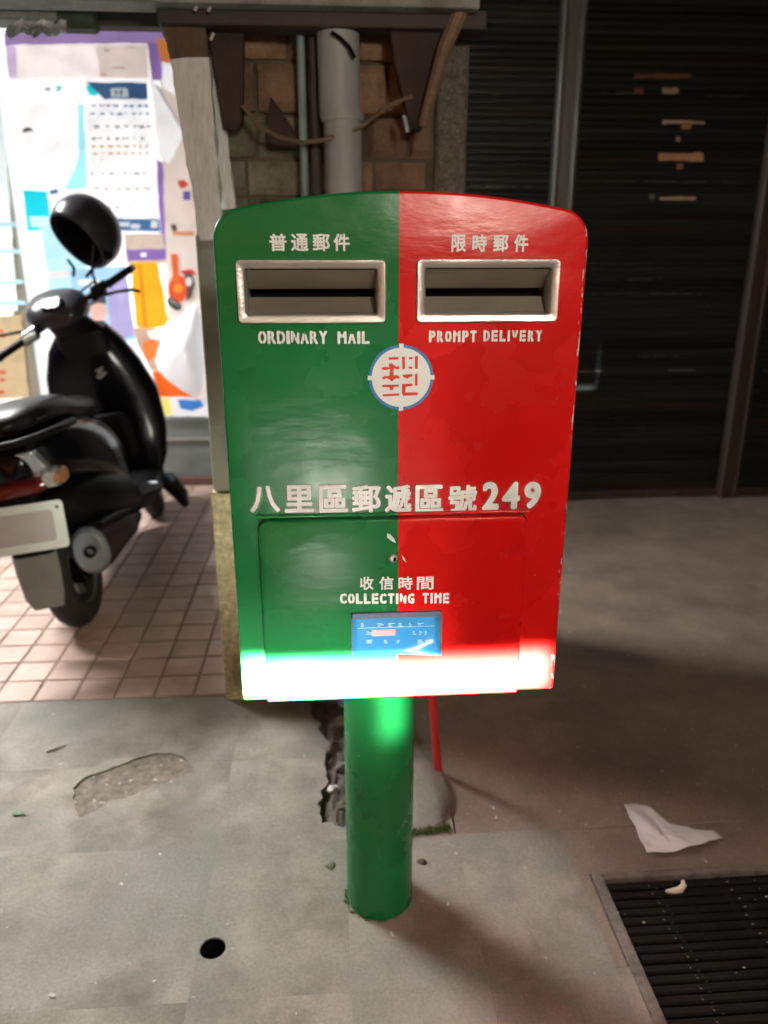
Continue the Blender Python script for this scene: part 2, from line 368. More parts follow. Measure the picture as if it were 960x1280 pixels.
patch = jagged([G(x, y) for x, y in patch_px], 4, 0.004, 3)
c2 = prismz(patch, -0.006, 0.05)
tr_px = [(386, 872), (436, 872), (437, 930), (440, 1032), (424, 1034), (406, 1028), (398, 1005), (412, 975), (402, 955), (412, 930), (396, 905)]
trench = jagged([G(x, y) for x, y in tr_px], 4, 0.008, 7)
c3 = prismz(trench, -0.032, 0.05)
cutters = [helper(c) for c in (c1, c2, c3)]
# pavement of cement slabs between the street and the arcade
pav = thing('pavement', (0, 0, 0), None, None); tag(pav, kind='structure')
xs = [-3.2, -2.6, -2.05, -1.55, -0.95, -0.285, 0.015, 0.272, 0.52, 0.95, 1.6, 2.4, 3.2]
ys = [-1.6, -0.9, -0.3, 0.3, 0.66, 1.08, 1.475, 1.79, 2.125]
for i in range(len(xs)-1):
    for j in range(len(ys)-1):
        x0, x1, y0, y1 = xs[i], xs[i+1], ys[j], ys[j+1]
        if j >= 6 and i >= 7: continue
        if i == 7 and j == 5: y1 = 1.4745
        if i >= 8 and j >= 1: continue
        if i == 7: x1 = 0.5225          # drain grate corner handled below
        q = 0.00022
        mb = MB(); mb.box((x0+q, y0+q, -0.079), (x1-q, y1-q, random.uniform(-0.0001, 0.0001)))
        o = obj('slab', mb, M_conc, pav)
        cs = []
        if x0 < hole_c.x+0.03 and x1 > hole_c.x-0.03 and y0 < hole_c.y+0.03 and y1 > hole_c.y-0.03: cs.append(cutters[0])
        for c, pl in ((cutters[1], patch), (cutters[2], trench)):
            if x0 < max(p.x for p in pl) and x1 > min(p.x for p in pl) and y0 < max(p.y for p in pl) and y1 > min(p.y for p in pl): cs.append(c)
        if cs: cut(o, cs)
for c in cutters: bpy.data.objects.remove(c)
# chipped patch bottom and trench soil
def sheet(pts, z, amp, seed, res=26, name='patch'):
    x0, x1 = min(p.x for p in pts)-0.004, max(p.x for p in pts)+0.004; y0, y1 = min(p.y for p in pts)-0.004, max(p.y for p in pts)+0.004
    vs = []; mb = MB()
    for j in range(res+1):
        for i in range(res+1):
            x, y = x0+(x1-x0)*i/res, y0+(y1-y0)*j/res
            vs.append((x, y, z+amp*noise.noise(Vector((x*35+seed, y*35, 0)))+amp*0.6*noise.noise(Vector((x*110+seed, y*110, 3)))))
    return mb.add(vs, [(j*(res+1)+i, j*(res+1)+i+1, (j+1)*(res+1)+i+1, (j+1)*(res+1)+i) for j in range(res) for i in range(res)])
M_chip = mat('exposed_aggregate', (0.19, 0.16, 0.13), 0.95, var=0.4, scale=50, bump=1.0, bscale=90, dark=(0.1, 0.08, 0.06), dscale=20, damt=0.5, specks=(0.5, 0.47, 0.42), spamt=0.05, spscale=45)
hl_ = MB(); hl_.lathe([(0.0248, -0.004), (0.0245, -0.078), (0.0, -0.078)], (hole_c.x, hole_c.y, 0), 'z', 28); obj('hole_shade_liner', hl_, M_hole, pav)  # black liner added so the hole looks shaded inside
obj('chipped_bed', sheet(patch, -0.0042, 0.0022, 2, 34), M_chip, pav, smooth=True)
obj('soil_bed', sheet(trench, -0.016, 0.016, 9, 44), M_soil, pav, smooth=True)
# right hand cement floor running back to the shutters
fr = MB(); 
fr.box((0.2745, 1.4765, -0.079), (9, 4.6, -0.004)); fr.box((0.523, 1.335, -0.079), (9, 1.4745, -0.004)); fr.box((-0.32, 2.127, -0.079), (0.272, 4.6, -0.004))
fr.box((0.523, 1.10, -0.079), (0.548, 1.333, -0.003))
tag(obj('arcade_floor', fr, M_floorR), kind='structure')
fr = MB(); fr.box((0.523, -0.9, -0.079), (0.55, 1.098, -0.002)); fr.box((1.85, -0.9, -0.079), (9, 1.333, -0.004))
tag(obj('kerb_strip', fr, M_conc), kind='structure')
# tile floor in front of the shop
tf = thing('tile_floor', (0, 0, 0), None, None); tag(tf, kind='structure')
b0 = MB(); b0.box((-4.2, 2.127, -0.079), (-0.322, 4.52, -0.003)); obj('grout_bed', b0, M_grout, tf)
P = 0.122
tb = MB(); tb.box((-P/2+0.004, -P/2+0.004, -0.006), (P/2-0.004, P/2-0.004, 0.0005))
t0 = obj('tile', tb, M_tile, tf, bevel=0.0015, seg=1)
me = evalmesh(t0); t0.modifiers.clear(); t0.data = me; first = True; cnt = 0
for j in range(20):
    for i in range(25):
        x, y = -0.322-P/2-i*P, 2.13+P/2+j*P
        if y+P/2 > 4.49 or x < -0.55*y-0.02-0.25 or x < -2.6: continue
        cnt += 1
        if cnt > 300: continue
        loc = (x, y, random.uniform(-0.0006, 0.0006)); rt = (random.uniform(-.004, .004), random.uniform(-.004, .004), random.uniform(-.008, .008))
        if first: t0.location = loc; t0.rotation_euler = rt; first = False
        else: dup(t0, 'tile', loc, rt, parent=tf)

# ================================================================== COLUMN
CX0, CX1, CY, CYB = -0.333, 0.350, 2.10, 2.62
col = thing('arcade_column', (0, CY, 0), 'stone faced arcade column standing behind the mailbox, pale pebbled render at its foot', 'column')
c = MB(); c.box((CX0+0.004, CY+0.02, 0.66), (CX1-0.004, CYB, 2.9)); obj('core', c, M_mortar, col)
c = MB(); c.box((CX0, CY+0.008, 0.665), (CX0+0.20, CYB+0.003, 1.345)); obj('plaster', c, M_plaster, col, bevel=0.006)
c = MB(); c.box((CX0+0.2, CY+0.015, 0.665), (CX1-0.075, CYB-0.003, 1.345)); obj('plaster', c, M_plaster, col)
# pebbled base
mb = MB(); nx, nz = 60, 50; w, h = CX1-CX0+0.012, 0.665; vs = []
for j in range(nz+1):
    for i in range(nx+1):
        x, z = CX0-0.006+w*i/nx, h*j/nz-0.005
        y = CY-0.002+0.006*noise.noise(Vector((x*55, z*55, 1)))+0.006*noise.noise(Vector((x*12, z*12, 4)))
        if i in (0, nx): y += 0.006
        vs.append((x, y, z))
mb.add(vs, [(j*(nx+1)+i, j*(nx+1)+i+1, (j+1)*(nx+1)+i+1, (j+1)*(nx+1)+i) for j in range(nz) for i in range(nx)])
mb.box((CX0-0.006, CY+0.012, -0.01), (CX1+0.006, CYB+0.006, 0.66))
obj('pebbled_base', mb, M_pebble, col, smooth=False)
c = MB()
nzz = 60
for k in range(2):
    pass
vs = []; nx = 8
for j in range(nzz+1):
    for i in range(nx+1):
        x, z = CX1-0.075+0.078*i/nx, 0.667+1.9*j/nzz
        y = CY-0.006+0.003*noise.noise(Vector((x*90, z*90, 2)))+(0.008 if i in (0, nx) else 0)
        vs.append((x, y, z))
c.add(vs, [(j*(nx+1)+i, j*(nx+1)+i+1, (j+1)*(nx+1)+i+1, (j+1)*(nx+1)+i) for j in range(nzz) for i in range(nx)])
c.box((CX1-0.074, CY+0.004, 0.667), (CX1+0.003, CYB+0.004, 2.56)); obj('corner_edge', c, M_grit, col)
variants = []
row = 0; z = 1.350
while z < 2.0:
    hh = random.choice((0.085, 0.10, 0.115)); x = CX0+0.006; 
    while x < CX1-0.10:
        ww = random.uniform(0.10, 0.19); ww = min(ww, CX1-0.078-x)
        if ww < 0.03: break
        bm_ = roughblock(ww-0.009, 0.03, hh-0.009, random.random()*50, amp=0.009)
        bm_.xf(Matrix.Translation((x+ww/2, CY+random.uniform(-0.006, 0.006), z+hh/2)))
        obj('stone_block', bm_, M_stoneg if (x < -0.12 and z < 1.62) else M_stone, col)
        x += ww
    z += hh
# building above the arcade
ub = MB(); ub.box((-6, 2.15, 2.95), (6, 4.7, 3.15)); tag(obj('arcade_ceiling', ub, M_ceil), kind='structure')
ub = MB(); ub.box((-6, 2.12, 3.151), (6, 2.35, 7.0)); o = obj('upper_wall', ub, M_ceil); tag(o, 'upper storey wall of the building carried above the arcade', 'wall')

# ---- things on the column
def px(pts, Y): return [onY(x, y, Y) for x, y in pts]
Yp = 2.02
wb = MB(); wb.prism(px([(196, 8), (262, 8), (296, 282), (292, 296), (247, 300)], Yp), (0, 0.045, 0))
# plank as a long, slightly twisted board
def board(mb, A, B, wA, wB, th, n=16, seed=1, am=0.006):
    A, B = Vector(A), Vector(B); ax = (B-A).normalized(); side = ax.cross(Vector((0, 1, 0))).normalized(); vs = []
    for i in range(n+1):
        t = i/n; c_ = A.lerp(B, t); w_ = (wA+(wB-wA)*t)/2
        for sx, sy in ((-1, -1), (-0.3, -1.25), (0.35, -1.1), (1, -0.9), (1, 1), (-1, 1)):
            k = am*noise.noise(Vector((i*0.5, sx*2+seed, sy)))
            vs.append(c_+side*(w_*sx+k)+Vector((0, th/2*sy+k*0.6, 0)))
    fs = [(i*6+k, i*6+(k+1) % 6, (i+1)*6+(k+1) % 6, (i+1)*6+k) for i in range(n) for k in range(6)]
    fs += [tuple(range(6)), tuple(reversed(range(n*6, n*6+6)))]
    mb.add(vs, fs); return mb
A1, B1 = onY(222, -30, Yp), onY(266, 300, Yp); mid = onY(238, 75, Yp)
sl = thing('slanted_board', (B1.x, Yp, 0), 'weathered white board slanting down to the left shoulder of the mailbox, rotten at its top', 'board')
obj('dark_end', board(MB(), A1, mid, 0.115, 0.085, 0.042, seed=3), M_woodd, sl, smooth=False)
obj('white_face', board(MB(), mid, B1, 0.088, 0.055, 0.04, seed=5), M_wood, sl)
obj('side_batten', board(MB(), onY(252, 50, Yp+0.045), onY(284, 262, Yp+0.045), 0.06, 0.045, 0.03, seed=8), M_wood, sl)
def vpipe(name, label, x, r, Y, z0, z1, m, cat='pipe', n=16):
    mb = MB(); mb.tube([(x, Y, z0), (x, Y, z1)], r, n); o = obj(name, mb, m, smooth=True, origin=(x, Y, z0)); tag(o, label, cat); return o
xg = onY(378, 140, 2.04).x; vpipe('thin_pipe', 'thin grey green pipe running up the stone column behind the mailbox', xg, 0.010, 2.055, 0.02, 1.86, M_pipeg)
xd = onY(393, 140, 2.06).x; vpipe('dark_gap_strip', 'dark upright filling the shaded gap between the thin green pipe and the wide white pipe', xd, 0.014, 2.07, 0.02, 1.86, M_dkbeam)  # dark tube put in for the shade between the two pipes
xw = onY(428, 140, 2.03).x
wp = thing('wide_pipe', (xw, 2.035, 0), 'wide white drain pipe, grimy and toned dark for awning shade, on the column above the green half of the mailbox', 'pipe')
mb = MB(); mb.tube([(xw, 2.035, 0.02), (xw, 2.035, 1.62)], 0.045, 24); obj('lower_pipe', mb, M_pipew, wp, smooth=True)
mb = MB(); mb.tube([(xw-0.006, 2.035, 1.60), (xw-0.008, 2.035, 1.87)], 0.049, 24); obj('upper_pipe', mb, M_pipew, wp, smooth=True)
mb = MB(); mb.tube([(xw, 2.035, 1.595), (xw, 2.035, 1.612)], 0.051, 24); obj('collar', mb, M_pipew, wp, smooth=True)
# folding awning brackets, rusty
ba = thing('awning_bracket', tuple(onY(515, 30, 2.0)), 'rusty wedge shaped awning bracket hanging at the right side of the stone column', 'bracket')
mb = MB(); mb.prism(px([(486, 25), (560, 25), (556, 70), (531, 148), (527, 163), (513, 163), (510, 148), (493, 80)], 2.0), (0, 0.04, 0)); obj('plate', mb, M_rust, ba, bevel=0.004)
mb = MB(); mb.tube([onY(586, -12, 1.97), onY(556, 60, 1.975), onY(528, 158, 1.98)], [0.019, 0.017, 0.012], 8); obj('strut', mb, mat('brown_painted_strut', (0.16, 0.11, 0.07), 0.7, var=0.4, scale=12, bump=0.3), ba)
mb = MB(); mb.tube([onY(505, 145, 1.985), onY(509, 166, 1.985)], 0.008, 8); obj('hook', mb, M_rail, ba)
bb = thing('awning_bracket', tuple(onY(280, 30, 2.0)), 'dark awning bracket hanging just right of the slanted white board', 'bracket')
mb = MB(); mb.prism(px([(258, 30), (305, 30), (303, 150), (298, 162), (279, 162), (266, 80)], 2.03), (0, 0.035, 0)); obj('plate', mb, M_rust, bb, bevel=0.004)
mb = MB(); mb.prism(px([(338, 120), (352, 138), (372, 170), (376, 188), (334, 186), (334, 150)], 2.075), (0, 0.02, 0)); o = obj('rust_plate', mb, M_rust, bevel=0.002); tag(o, 'rusty scrap plate on the column left of the thin green pipe', 'plate')
# beam over the column and the awning frame above the window
bmz = onY(400, 24, 2.0).z
bt = thing('awning_beam', (0.02, 2.0, bmz), 'dark horizontal awning beam across the top of the column', 'beam')
mb = MB(); mb.box((-0.36, 1.975, onY(400, 37, 2.0).z), (0.37, 2.06, onY(400, 12, 2.0).z)); obj('beam', mb, M_dkbeam, bt, bevel=0.004)
mb = MB(); mb.box((-1.2, 1.93, onY(400, 10, 1.95).z), (0.345, 2.01, onY(400, 1, 1.95).z+0.03)); obj('top_rail', mb, M_awn, bt, bevel=0.004)
for xx, yy in ((246, 9), (263, 10), (266, 46)):
    p = onY(xx, yy, 1.955); mb = MB(); mb.box((p.x-0.004, p.y-0.003, p.z-0.008), (p.x+0.002, p.y+0.003, p.z+0.008), rot=(0, 0.5, 0)); obj('screw', mb, M_silver, bt)
aw = thing('shop_awning', tuple(onY(60, 20, 2.3)), 'grey folded awning frame along the top of the lit shop window', 'awning')
mb = MB(); a, b_ = onY(-60, 26, 2.3), onY(72, 8, 2.3); mb.box((a.x, 2.28, a.z), (b_.x, 2.36, b_.z)); obj('box_end', mb, M_awn, aw, bevel=0.006)
a, b_ = onY(72, 38, 2.32), onY(118, 4, 2.32); mb = MB(); mb.box((a.x, 2.29, a.z), (b_.x, 2.36, b_.z)); obj('roller_block', mb, M_awng, aw, bevel=0.01)
a, b_ = onY(112, 34, 2.36), onY(236, 14, 2.36); mb = MB(); mb.box((a.x, 2.34, a.z), (b_.x, 2.40, b_.z)); obj('lower_bar', mb, M_dkbeam, aw, bevel=0.004)
a, b_ = onY(-60, 8, 2.25), onY(236, -20, 2.25); mb = MB(); mb.box((a.x, 2.2, a.z), (b_.x, 2.27, b_.z)); obj('upper_bar', mb, M_awn, aw, bevel=0.004)
a, b_ = onY(-60, 30, 2.37), onY(180, 20, 2.37); mb = MB(); mb.box((a.x, 2.365, a.z), (b_.x, 2.40, b_.z+0.06)); obj('back_bar', mb, M_awn, aw)
pl = MB(); vs = []
for i in range(21):
    for j in range(7):
        p = onY(8+75*i/20, 27+17*j/6+3*math.sin(i*0.9), 2.27); k = 0.02*noise.noise(Vector((i*0.7, j*0.9, 3))); vs.append((p.x, p.y+k, p.z+k*0.7))
pl.add(vs, [(i*7+j, i*7+j+1, (i+1)*7+j+1, (i+1)*7+j) for i in range(20) for j in range(6)])
o = obj('plastic_sheet', pl, M_plastic, smooth=True); tag(o, 'crumpled clear plastic sheet tucked under the awning frame at top left', 'plastic sheet')
q = o.modifiers.new('s', 'SOLIDIFY'); q.thickness = 0.001
cb = MB(); pts = [onY(*p, 2.0) for p in ((303, 132), (325, 158), (350, 172), (378, 178), (405, 175), (430, 168), (452, 158), (485, 132), (515, 120))]; cb.tube(pts, 0.005, 8)
o = obj('cable', cb, mat('brown_cable', (0.12, 0.09, 0.05), 0.7)); tag(o, 'brown cable sagging across the pipes on the column', 'cable')
cb = MB(); pts = [onY(*p, 1.975) for p in ((414, 40), (425, 47), (436, 58), (444, 72))]; cb.tube(pts, 0.004, 8)
o = obj('wire_end', cb, M_hole); tag(o, 'short black wire lying over the top of the wide white pipe', 'wire')

# ================================================================== SHOP WINDOW
WY = 4.50
sw = thing('shop_window', (-1.6, WY, 0), 'brightly lit shop window plastered with posters behind the scooter', 'shop window')
M_glow = mat('backlit_frosted_glass', (0.80, 0.86, 0.88), 0.3, var=0.05, scale=2, emit=1.0)
zt_ = 2.45
z_b = 0.405
mull = [onY(11, 240, WY), onY(36, 490, WY)]; mxx = (mull[0].x+mull[1].x)/2
mb = MB(); mb.box((mxx, WY+0.02, z_b), (-0.30, WY+0.03, zt_)); obj('glass_pane', mb, M_glow, sw)
mb = MB(); mb.box((-3.9, WY+0.02, z_b), (mxx-0.002, WY+0.03, zt_)); obj('glass_pane', mb, M_glow, sw)
for xx in (mxx, -2.85, -3.93):
    mb = MB(); mb.box((xx-0.035, WY-0.03, 0.0), (xx+0.035, WY+0.06, 2.9)); obj('mullion', mb, M_frame, sw, bevel=0.004)
mb = MB(); mb.box((mxx+0.037, WY-0.004, 0.03), (-0.30, WY+0.05, z_b-0.002)); obj('base_panel', mb, M_base, sw)
mb = MB(); mb.box((-3.89, WY-0.004, 0.03), (mxx-0.037, WY+0.05, z_b-0.002)); obj('base_panel', mb, M_base, sw)
mb = MB(); mb.box((mxx+0.037, WY-0.02, z_b-0.14), (-0.30, WY-0.006, z_b-0.13)); obj('base_trim', mb, M_frame, sw)
mb = MB(); mb.box((mxx+0.04, WY-0.05, -0.002), (-0.30, WY-0.006, 0.045)); obj('sill', mb, M_sill, sw, bevel=0.003)
mb = MB(); mb.box((-3.89, WY-0.01, zt_+0.002), (-0.30, WY+0.1, 2.94)); obj('head_panel', mb, M_ceil, sw)

ln = [0]
def wob(poly, am, seed):
    rr = random.Random(seed); out = []; n_ = len(poly)
    if max(p[0] for p in poly)-min(p[0] for p in poly) < 12: return poly
    for i in range(n_):
        a, b_ = poly[i], poly[(i+1) % n_]; L_ = math.hypot(b_[0]-a[0], b_[1]-a[1]); k_ = max(1, int(L_/9))
        for q_ in range(k_):
            t = q_/k_; out.append((a[0]+(b_[0]-a[0])*t+rr.uniform(-am, am), a[1]+(b_[1]-a[1])*t+rr.uniform(-am, am)))
    return out
_pr = {}
def printed(rgb, e):
    if (rgb, e) not in _pr:
        _pr[(rgb, e)] = mat('printed_sheet_%d' % len(_pr), rgb, 0.45, var=0.16, scale=7, emit=e, bump=0.9, bscale=9, dark=tuple(v*0.7+0.02 for v in rgb), dscale=6, damt=0.5)
    return _pr[(rgb, e)]
def poster(label, shapes, name='poster', cat='poster', Y=None):
    """shapes: list of (rgb, emission, pixel polygon); the first is the sheet itself, the rest are printed over it"""
    ln[0] += 1; Yb = (Y if Y is not None else WY-0.004*ln[0]/2-0.002)
    mb = MB(); mats = []; wj = 0.7 if name == 'poster' else 0.4
    for k, (rgb, em_, poly) in enumerate(shapes):
        mt = printed(rgb, round(em_*0.95, 3))
        if mt not in mats: mats.append(mt)
        mb.cur = mats.index(mt); mb.prism([onY(x, y, Yb)-Vector((0, 0.0004*k, 0)) for x, y in wob(poly, wj, ln[0]+k)], (0, 0.0012 if k == 0 else 0.0003, 0))
    cx = sum((v.x for v in mb.v))/len(mb.v); zc = min(v.z for v in mb.v)
    o = obj(name, mb, mats, origin=(cx, Yb, zc)); tag(o, label, cat); return o
def rect(x0, y0, x1, y1, s=0.0): return [(x0, y0), (x1, y0), (x1+s, y1), (x0+s, y1)]
Wt, WtB = (0.82, 0.84, 0.86), (0.72, 0.84, 0.9)
E1 = 0.85
lines = [((0.55, 0.45, 0.45), 0.4, rect(x, y, x+w_, y+2.2)) for (x, y, w_) in ((155, 58, 14), (130, 62, 9), (140, 84, 16), (125, 92, 8))]
poster('large white notice with a purple border at the top of the lit window',
       [(Wt, E1, [(4, 40), (206, 36), (214, 323), (36, 330)]), ((0.38, 0.28, 0.62), 0.5, [(5, 41), (205, 37), (206, 54), (6, 57)]), ((0.30, 0.2, 0.55), 0.4, [(184, 54), (205, 54), (208, 100), (190, 100)]),
        ((0.30, 0.2, 0.55), 0.4, [(196, 200), (207, 205), (213, 322), (201, 322)]), ((0.62, 0.5, 0.75), 0.75, [(7, 57), (20, 57), (24, 98), (11, 98)]), ((0.83, 0.78, 0.78), 0.9, [(20, 56), (184, 54), (186, 98), (22, 98)]), ((0.74, 0.66, 0.62), 0.75, [(120, 58), (184, 56), (186, 98), (126, 98)])]+lines, cat='notice')
poster('tall white poster with a pale cyan right edge, left of the blue headed timetable', [(Wt, 1.1, [(16, 101), (103, 101), (108, 236), (28, 238)]), ((0.35, 0.82, 0.92), 0.9, [(98, 130), (105, 130), (109, 236), (80, 237), (98, 200)]),
        ((0.25, 0.28, 0.33), 0.1, [(28, 167), (29, 162), (34, 159), (39, 160), (42, 167), (38, 164)]), ((0.2, 0.75, 0.85), 0.6, [(70, 108), (76, 106), (78, 111), (74, 115), (70, 113)]), ((0.6, 0.6, 0.68), 0.4, rect(56, 109, 64, 114))])
rows = []
rnd = random.Random(3)
for yy, colr in ((131, (0.2, 0.3, 0.55)), (141, (0.35, 0.55, 0.7)), (157, (0.45, 0.45, 0.5)), (172, (0.4, 0.5, 0.5)), (182, (0.75, 0.45, 0.2)), (191, (0.75, 0.5, 0.25)), (216, (0.35, 0.4, 0.6)), (235, (0.7, 0.5, 0.4)), (258, (0.6, 0.6, 0.66))):
    x = 113+rnd.random()*8
    while x < 184:
        w_ = rnd.uniform(2.5, 7); rows.append((colr, 0.35, rect(x, yy, x+w_, yy+rnd.uniform(2, 4)))); x += w_+rnd.uniform(2, 7 if yy < 200 else 14)
poster('timetable poster with a dark blue header band and a blue footer', [(Wt, 1.0, [(105, 102), (184, 102), (201, 291), (112, 291)]), ((0.06, 0.2, 0.48), 0.28, [(108, 103), (183, 103), (185, 124), (130, 124)]),
        ((0.0, 0.7, 0.85), 0.6, [(107, 106), (112, 106), (123, 117), (120, 120), (112, 119), (108, 113)]), ((0.6, 0.75, 0.85), 0.5, rect(138, 110, 160, 121, 1)), ((0.1, 0.15, 0.3), 0.1, rect(144, 113, 147, 118)), ((0.1, 0.15, 0.3), 0.1, rect(150, 112, 153, 119)),
        ((0.08, 0.22, 0.5), 0.3, [(120, 273), (199, 274), (201, 289), (121, 288)]), ((0.7, 0.8, 0.9), 0.5, rect(147, 278, 162, 283)), ((0.7, 0.8, 0.9), 0.5, rect(164, 280, 175, 286)), ((0.8, 0.85, 0.9), 0.5, rect(189, 276, 197, 285))]+rows)
poster('small bright cyan square notice above the helmet, at its left', [((0.0, 0.62, 0.78), 0.75, [(29, 238), (58, 239), (66, 288), (34, 288)]), ((0.55, 0.85, 0.95), 0.7, [(36, 270), (62, 270), (64, 284), (38, 284)])], cat='notice')
poster('white scrap of paper taped between the cyan notice and the helmet', [(WtB, 0.9, [(58, 243), (80, 240), (84, 262), (66, 268)]), ((0.15, 0.25, 0.5), 0.2, [(60, 238), (72, 236), (74, 241), (64, 243)])], cat='paper scrap')
poster('pale blue poster with white panels left of the hanging helmet', [((0.42, 0.72, 0.85), 0.75, [(50, 284), (100, 282), (112, 362), (58, 366)]), ((0.8, 0.85, 0.88), 0.9, [(40, 291), (52, 290), (62, 362), (48, 362)]), ((0.85, 0.6, 0.58), 0.7, [(54, 342), (100, 338), (101, 343), (55, 347)])])
poster('light blue poster showing a face under a dark cap, behind the right handlebar', [((0.36, 0.62, 0.86), 0.62, [(86, 338), (156, 332), (170, 425), (100, 432)]), ((0.42, 0.40, 0.72), 0.5, [(132, 350), (158, 348), (168, 420), (140, 424)]),
        ((0.80, 0.50, 0.46), 0.55, [(113, 382), (120, 374), (131, 378), (134, 392), (130, 402), (120, 404), (113, 396)]), ((0.10, 0.12, 0.16), 0.05, [(111, 384), (113, 374), (122, 368), (132, 372), (133, 380), (122, 378)]), ((0.85, 0.9, 0.92), 0.8, rect(98, 350, 126, 356))])
poster('beige printed sheet taped under the purple bordered notice', [((0.66, 0.55, 0.47), 0.55, [(155, 292), (203, 292), (212, 330), (158, 330)]), ((0.30, 0.18, 0.60), 0.4, [(158, 312), (214, 311), (218, 324), (160, 326)]), ((0.85, 0.85, 0.9), 0.8, rect(176, 316, 183, 321))], cat='notice')
poster('worn beige and white poster strip between the purple border and the column', [((0.74, 0.65, 0.60), 0.62, [(200, 100), (262, 96), (268, 500), (214, 500), (208, 330)]), (Wt, 0.9, [(202, 78), (238, 78), (240, 130), (204, 110)]), ((0.78, 0.25, 0.06), 0.5, [(196, 48), (208, 50), (216, 66), (212, 80), (202, 76)]), ((0.35, 0.25, 0.6), 0.4, rect(213, 70, 218, 80)),
        ((0.70, 0.08, 0.08), 0.4, [(222, 226), (229, 224), (236, 230), (232, 235), (225, 236)]), ((0.16, 0.14, 0.5), 0.35, rect(229, 239, 238, 250)), ((0.75, 0.3, 0.15), 0.5, rect(216, 290, 242, 294)), ((0.15, 0.13, 0.12), 0.1, [(213, 281), (219, 280), (222, 287), (216, 290)])])
poster('torn white sheet hanging with its right corner lifted near the slanted board', [((0.84, 0.86, 0.90), 0.80, [(188, 100), (192, 102), (231, 165), (211, 205), (199, 196)]), ((0.5, 0.52, 0.62), 0.35, [(196, 104), (231, 164), (229, 166), (195, 107)])], cat='paper sheet')
poster('yellow orange rounded panel poster right of the helmet', [((0.88, 0.42, 0.015), 0.62, [(163, 328), (194, 327), (198, 331), (210, 400), (207, 408), (178, 412), (170, 407)]), ((0.75, 0.27, 0.01), 0.45, [(173, 330), (176, 330), (184, 408), (180, 410)])])
def circ(cx_, cy_, r_, n_=14, ry=None): return [(cx_+r_*math.cos(2*math.pi*i/n_), cy_+(ry or r_)*math.sin(2*math.pi*i/n_)) for i in range(n_)]
poster('red and orange ukulele shaped cutout beside the yellow panel', [((0.75, 0.10, 0.03), 0.5, circ(223, 361, 12.5, 16, 17)), ((0.80, 0.16, 0.04), 0.5, [(212, 317), (222, 317), (225, 352), (215, 354)]), ((0.85, 0.3, 0.04), 0.5, circ(223, 360, 6)), ((0.9, 0.75, 0.7), 0.6, [(210, 316), (213, 316), (216, 345), (213, 346)])], cat='cutout')
poster('dark printed shape with red straps right of the ukulele cutout', [((0.16, 0.11, 0.11), 0.1, [(229, 340), (240, 342), (244, 356), (240, 372), (232, 378), (234, 360)]), ((0.65, 0.05, 0.06), 0.35, [(226, 338), (240, 336), (247, 344), (238, 342), (228, 342)]), ((0.7, 0.72, 0.74), 0.6, circ(236, 352, 4, 10, 6))], cat='cutout')
poster('dark grey oval printed shape above the big white sheet', [((0.07, 0.09, 0.09), 0.05, [(209, 373), (214, 371), (227, 381), (226, 387), (220, 388), (210, 380)]), ((0.4, 0.42, 0.44), 0.3, [(213, 374), (224, 383), (223, 384), (212, 376)])], cat='cutout')
poster('pinkish poster scrap with an orange hand between the scooter and the white sheet', [((0.62, 0.42, 0.34), 0.5, [(166, 410), (200, 412), (205, 470), (188, 462), (172, 430)]), ((0.85, 0.22, 0.05), 0.55, [(178, 430), (190, 422), (199, 430), (196, 445), (186, 452), (180, 444)]), ((0.85, 0.85, 0.88), 0.8, [(184, 414), (200, 412), (204, 424), (188, 424)])])
# bulging white sheet / bag
mb = MB(); ol = [(246, 374), (251, 392), (254, 440), (257, 508), (228, 488), (204, 472), (190, 452), (202, 425), (216, 404), (234, 388)]
cxp, cyp = 230, 438; vs = [onY(cxp, cyp, WY-0.13)]; nr = 5
for k in range(1, nr+1):
    for i in range(len(ol)):
        t = k/nr; x, y = cxp+(ol[i][0]-cxp)*t, cyp+(ol[i][1]-cyp)*t
        v = onY(x, y, WY-0.05-0.08*(1-t*t)); vs.append(v+Vector((0, 0.03*noise.noise(Vector((x*0.1, y*0.1, 0))), 0)))
no = len(ol); fs = [(0, 1+i, 1+(i+1) % no) for i in range(no)]
for k in range(nr-1):
    fs += [(1+k*no+i, 1+(k+1)*no+i, 1+(k+1)*no+(i+1) % no, 1+k*no+(i+1) % no) for i in range(no)]
mb.add(vs, fs); o = obj('white_sheet', mb, mat('white_translucent_sheet', (0.85, 0.86, 0.9), 0.6, var=0.06, scale=6, emit=0.42), smooth=True, sub=1); tag(o, 'big crumpled white sheet bulging from the window beside the column', 'sheet')
poster('orange triangular print below the big white sheet', [((0.85, 0.13, 0.01), 0.5, [(190, 464), (200, 466), (250, 498), (200, 498)])], cat='print')
poster('yellow and blue printed strip along the bottom of the window', [((0.75, 0.75, 0.78), 0.6, [(195, 496), (262, 497), (262, 521), (196, 520)]), ((0.85, 0.75, 0.2), 0.6, [(198, 497), (212, 497), (216, 519), (199, 519)]), ((0.04, 0.22, 0.65), 0.4, [(222, 499), (250, 500), (256, 508), (240, 514), (226, 511)])], cat='strip')
nl = [((0.65, 0.10, 0.06), 0.35, rect(0+a, y, 0+a+w_, y+4)) for a, y, w_ in ((-4, 412, 8), (2, 418, 5), (-2, 463, 9), (0, 473, 6), (-4, 488, 9))]
poster('beige notice with red marks left of the window frame', [((0.55, 0.44, 0.27), 0.5, [(-60, 396), (27, 394), (36, 497), (-60, 500)])]+nl, cat='notice')
nl = [((0.45, 0.72, 0.85), 0.6, [(-60, y), (18+(y-240)*0.1, y), (18+(y-240)*0.1, y+5), (-60, y+6)]) for y in (278, 312, 350, 376)]
poster('white notice with pale blue stripes left of the window frame', [(WtB, 0.9, [(-60, 110), (1, 110), (22, 388), (-60, 392)])]+nl, cat='notice')

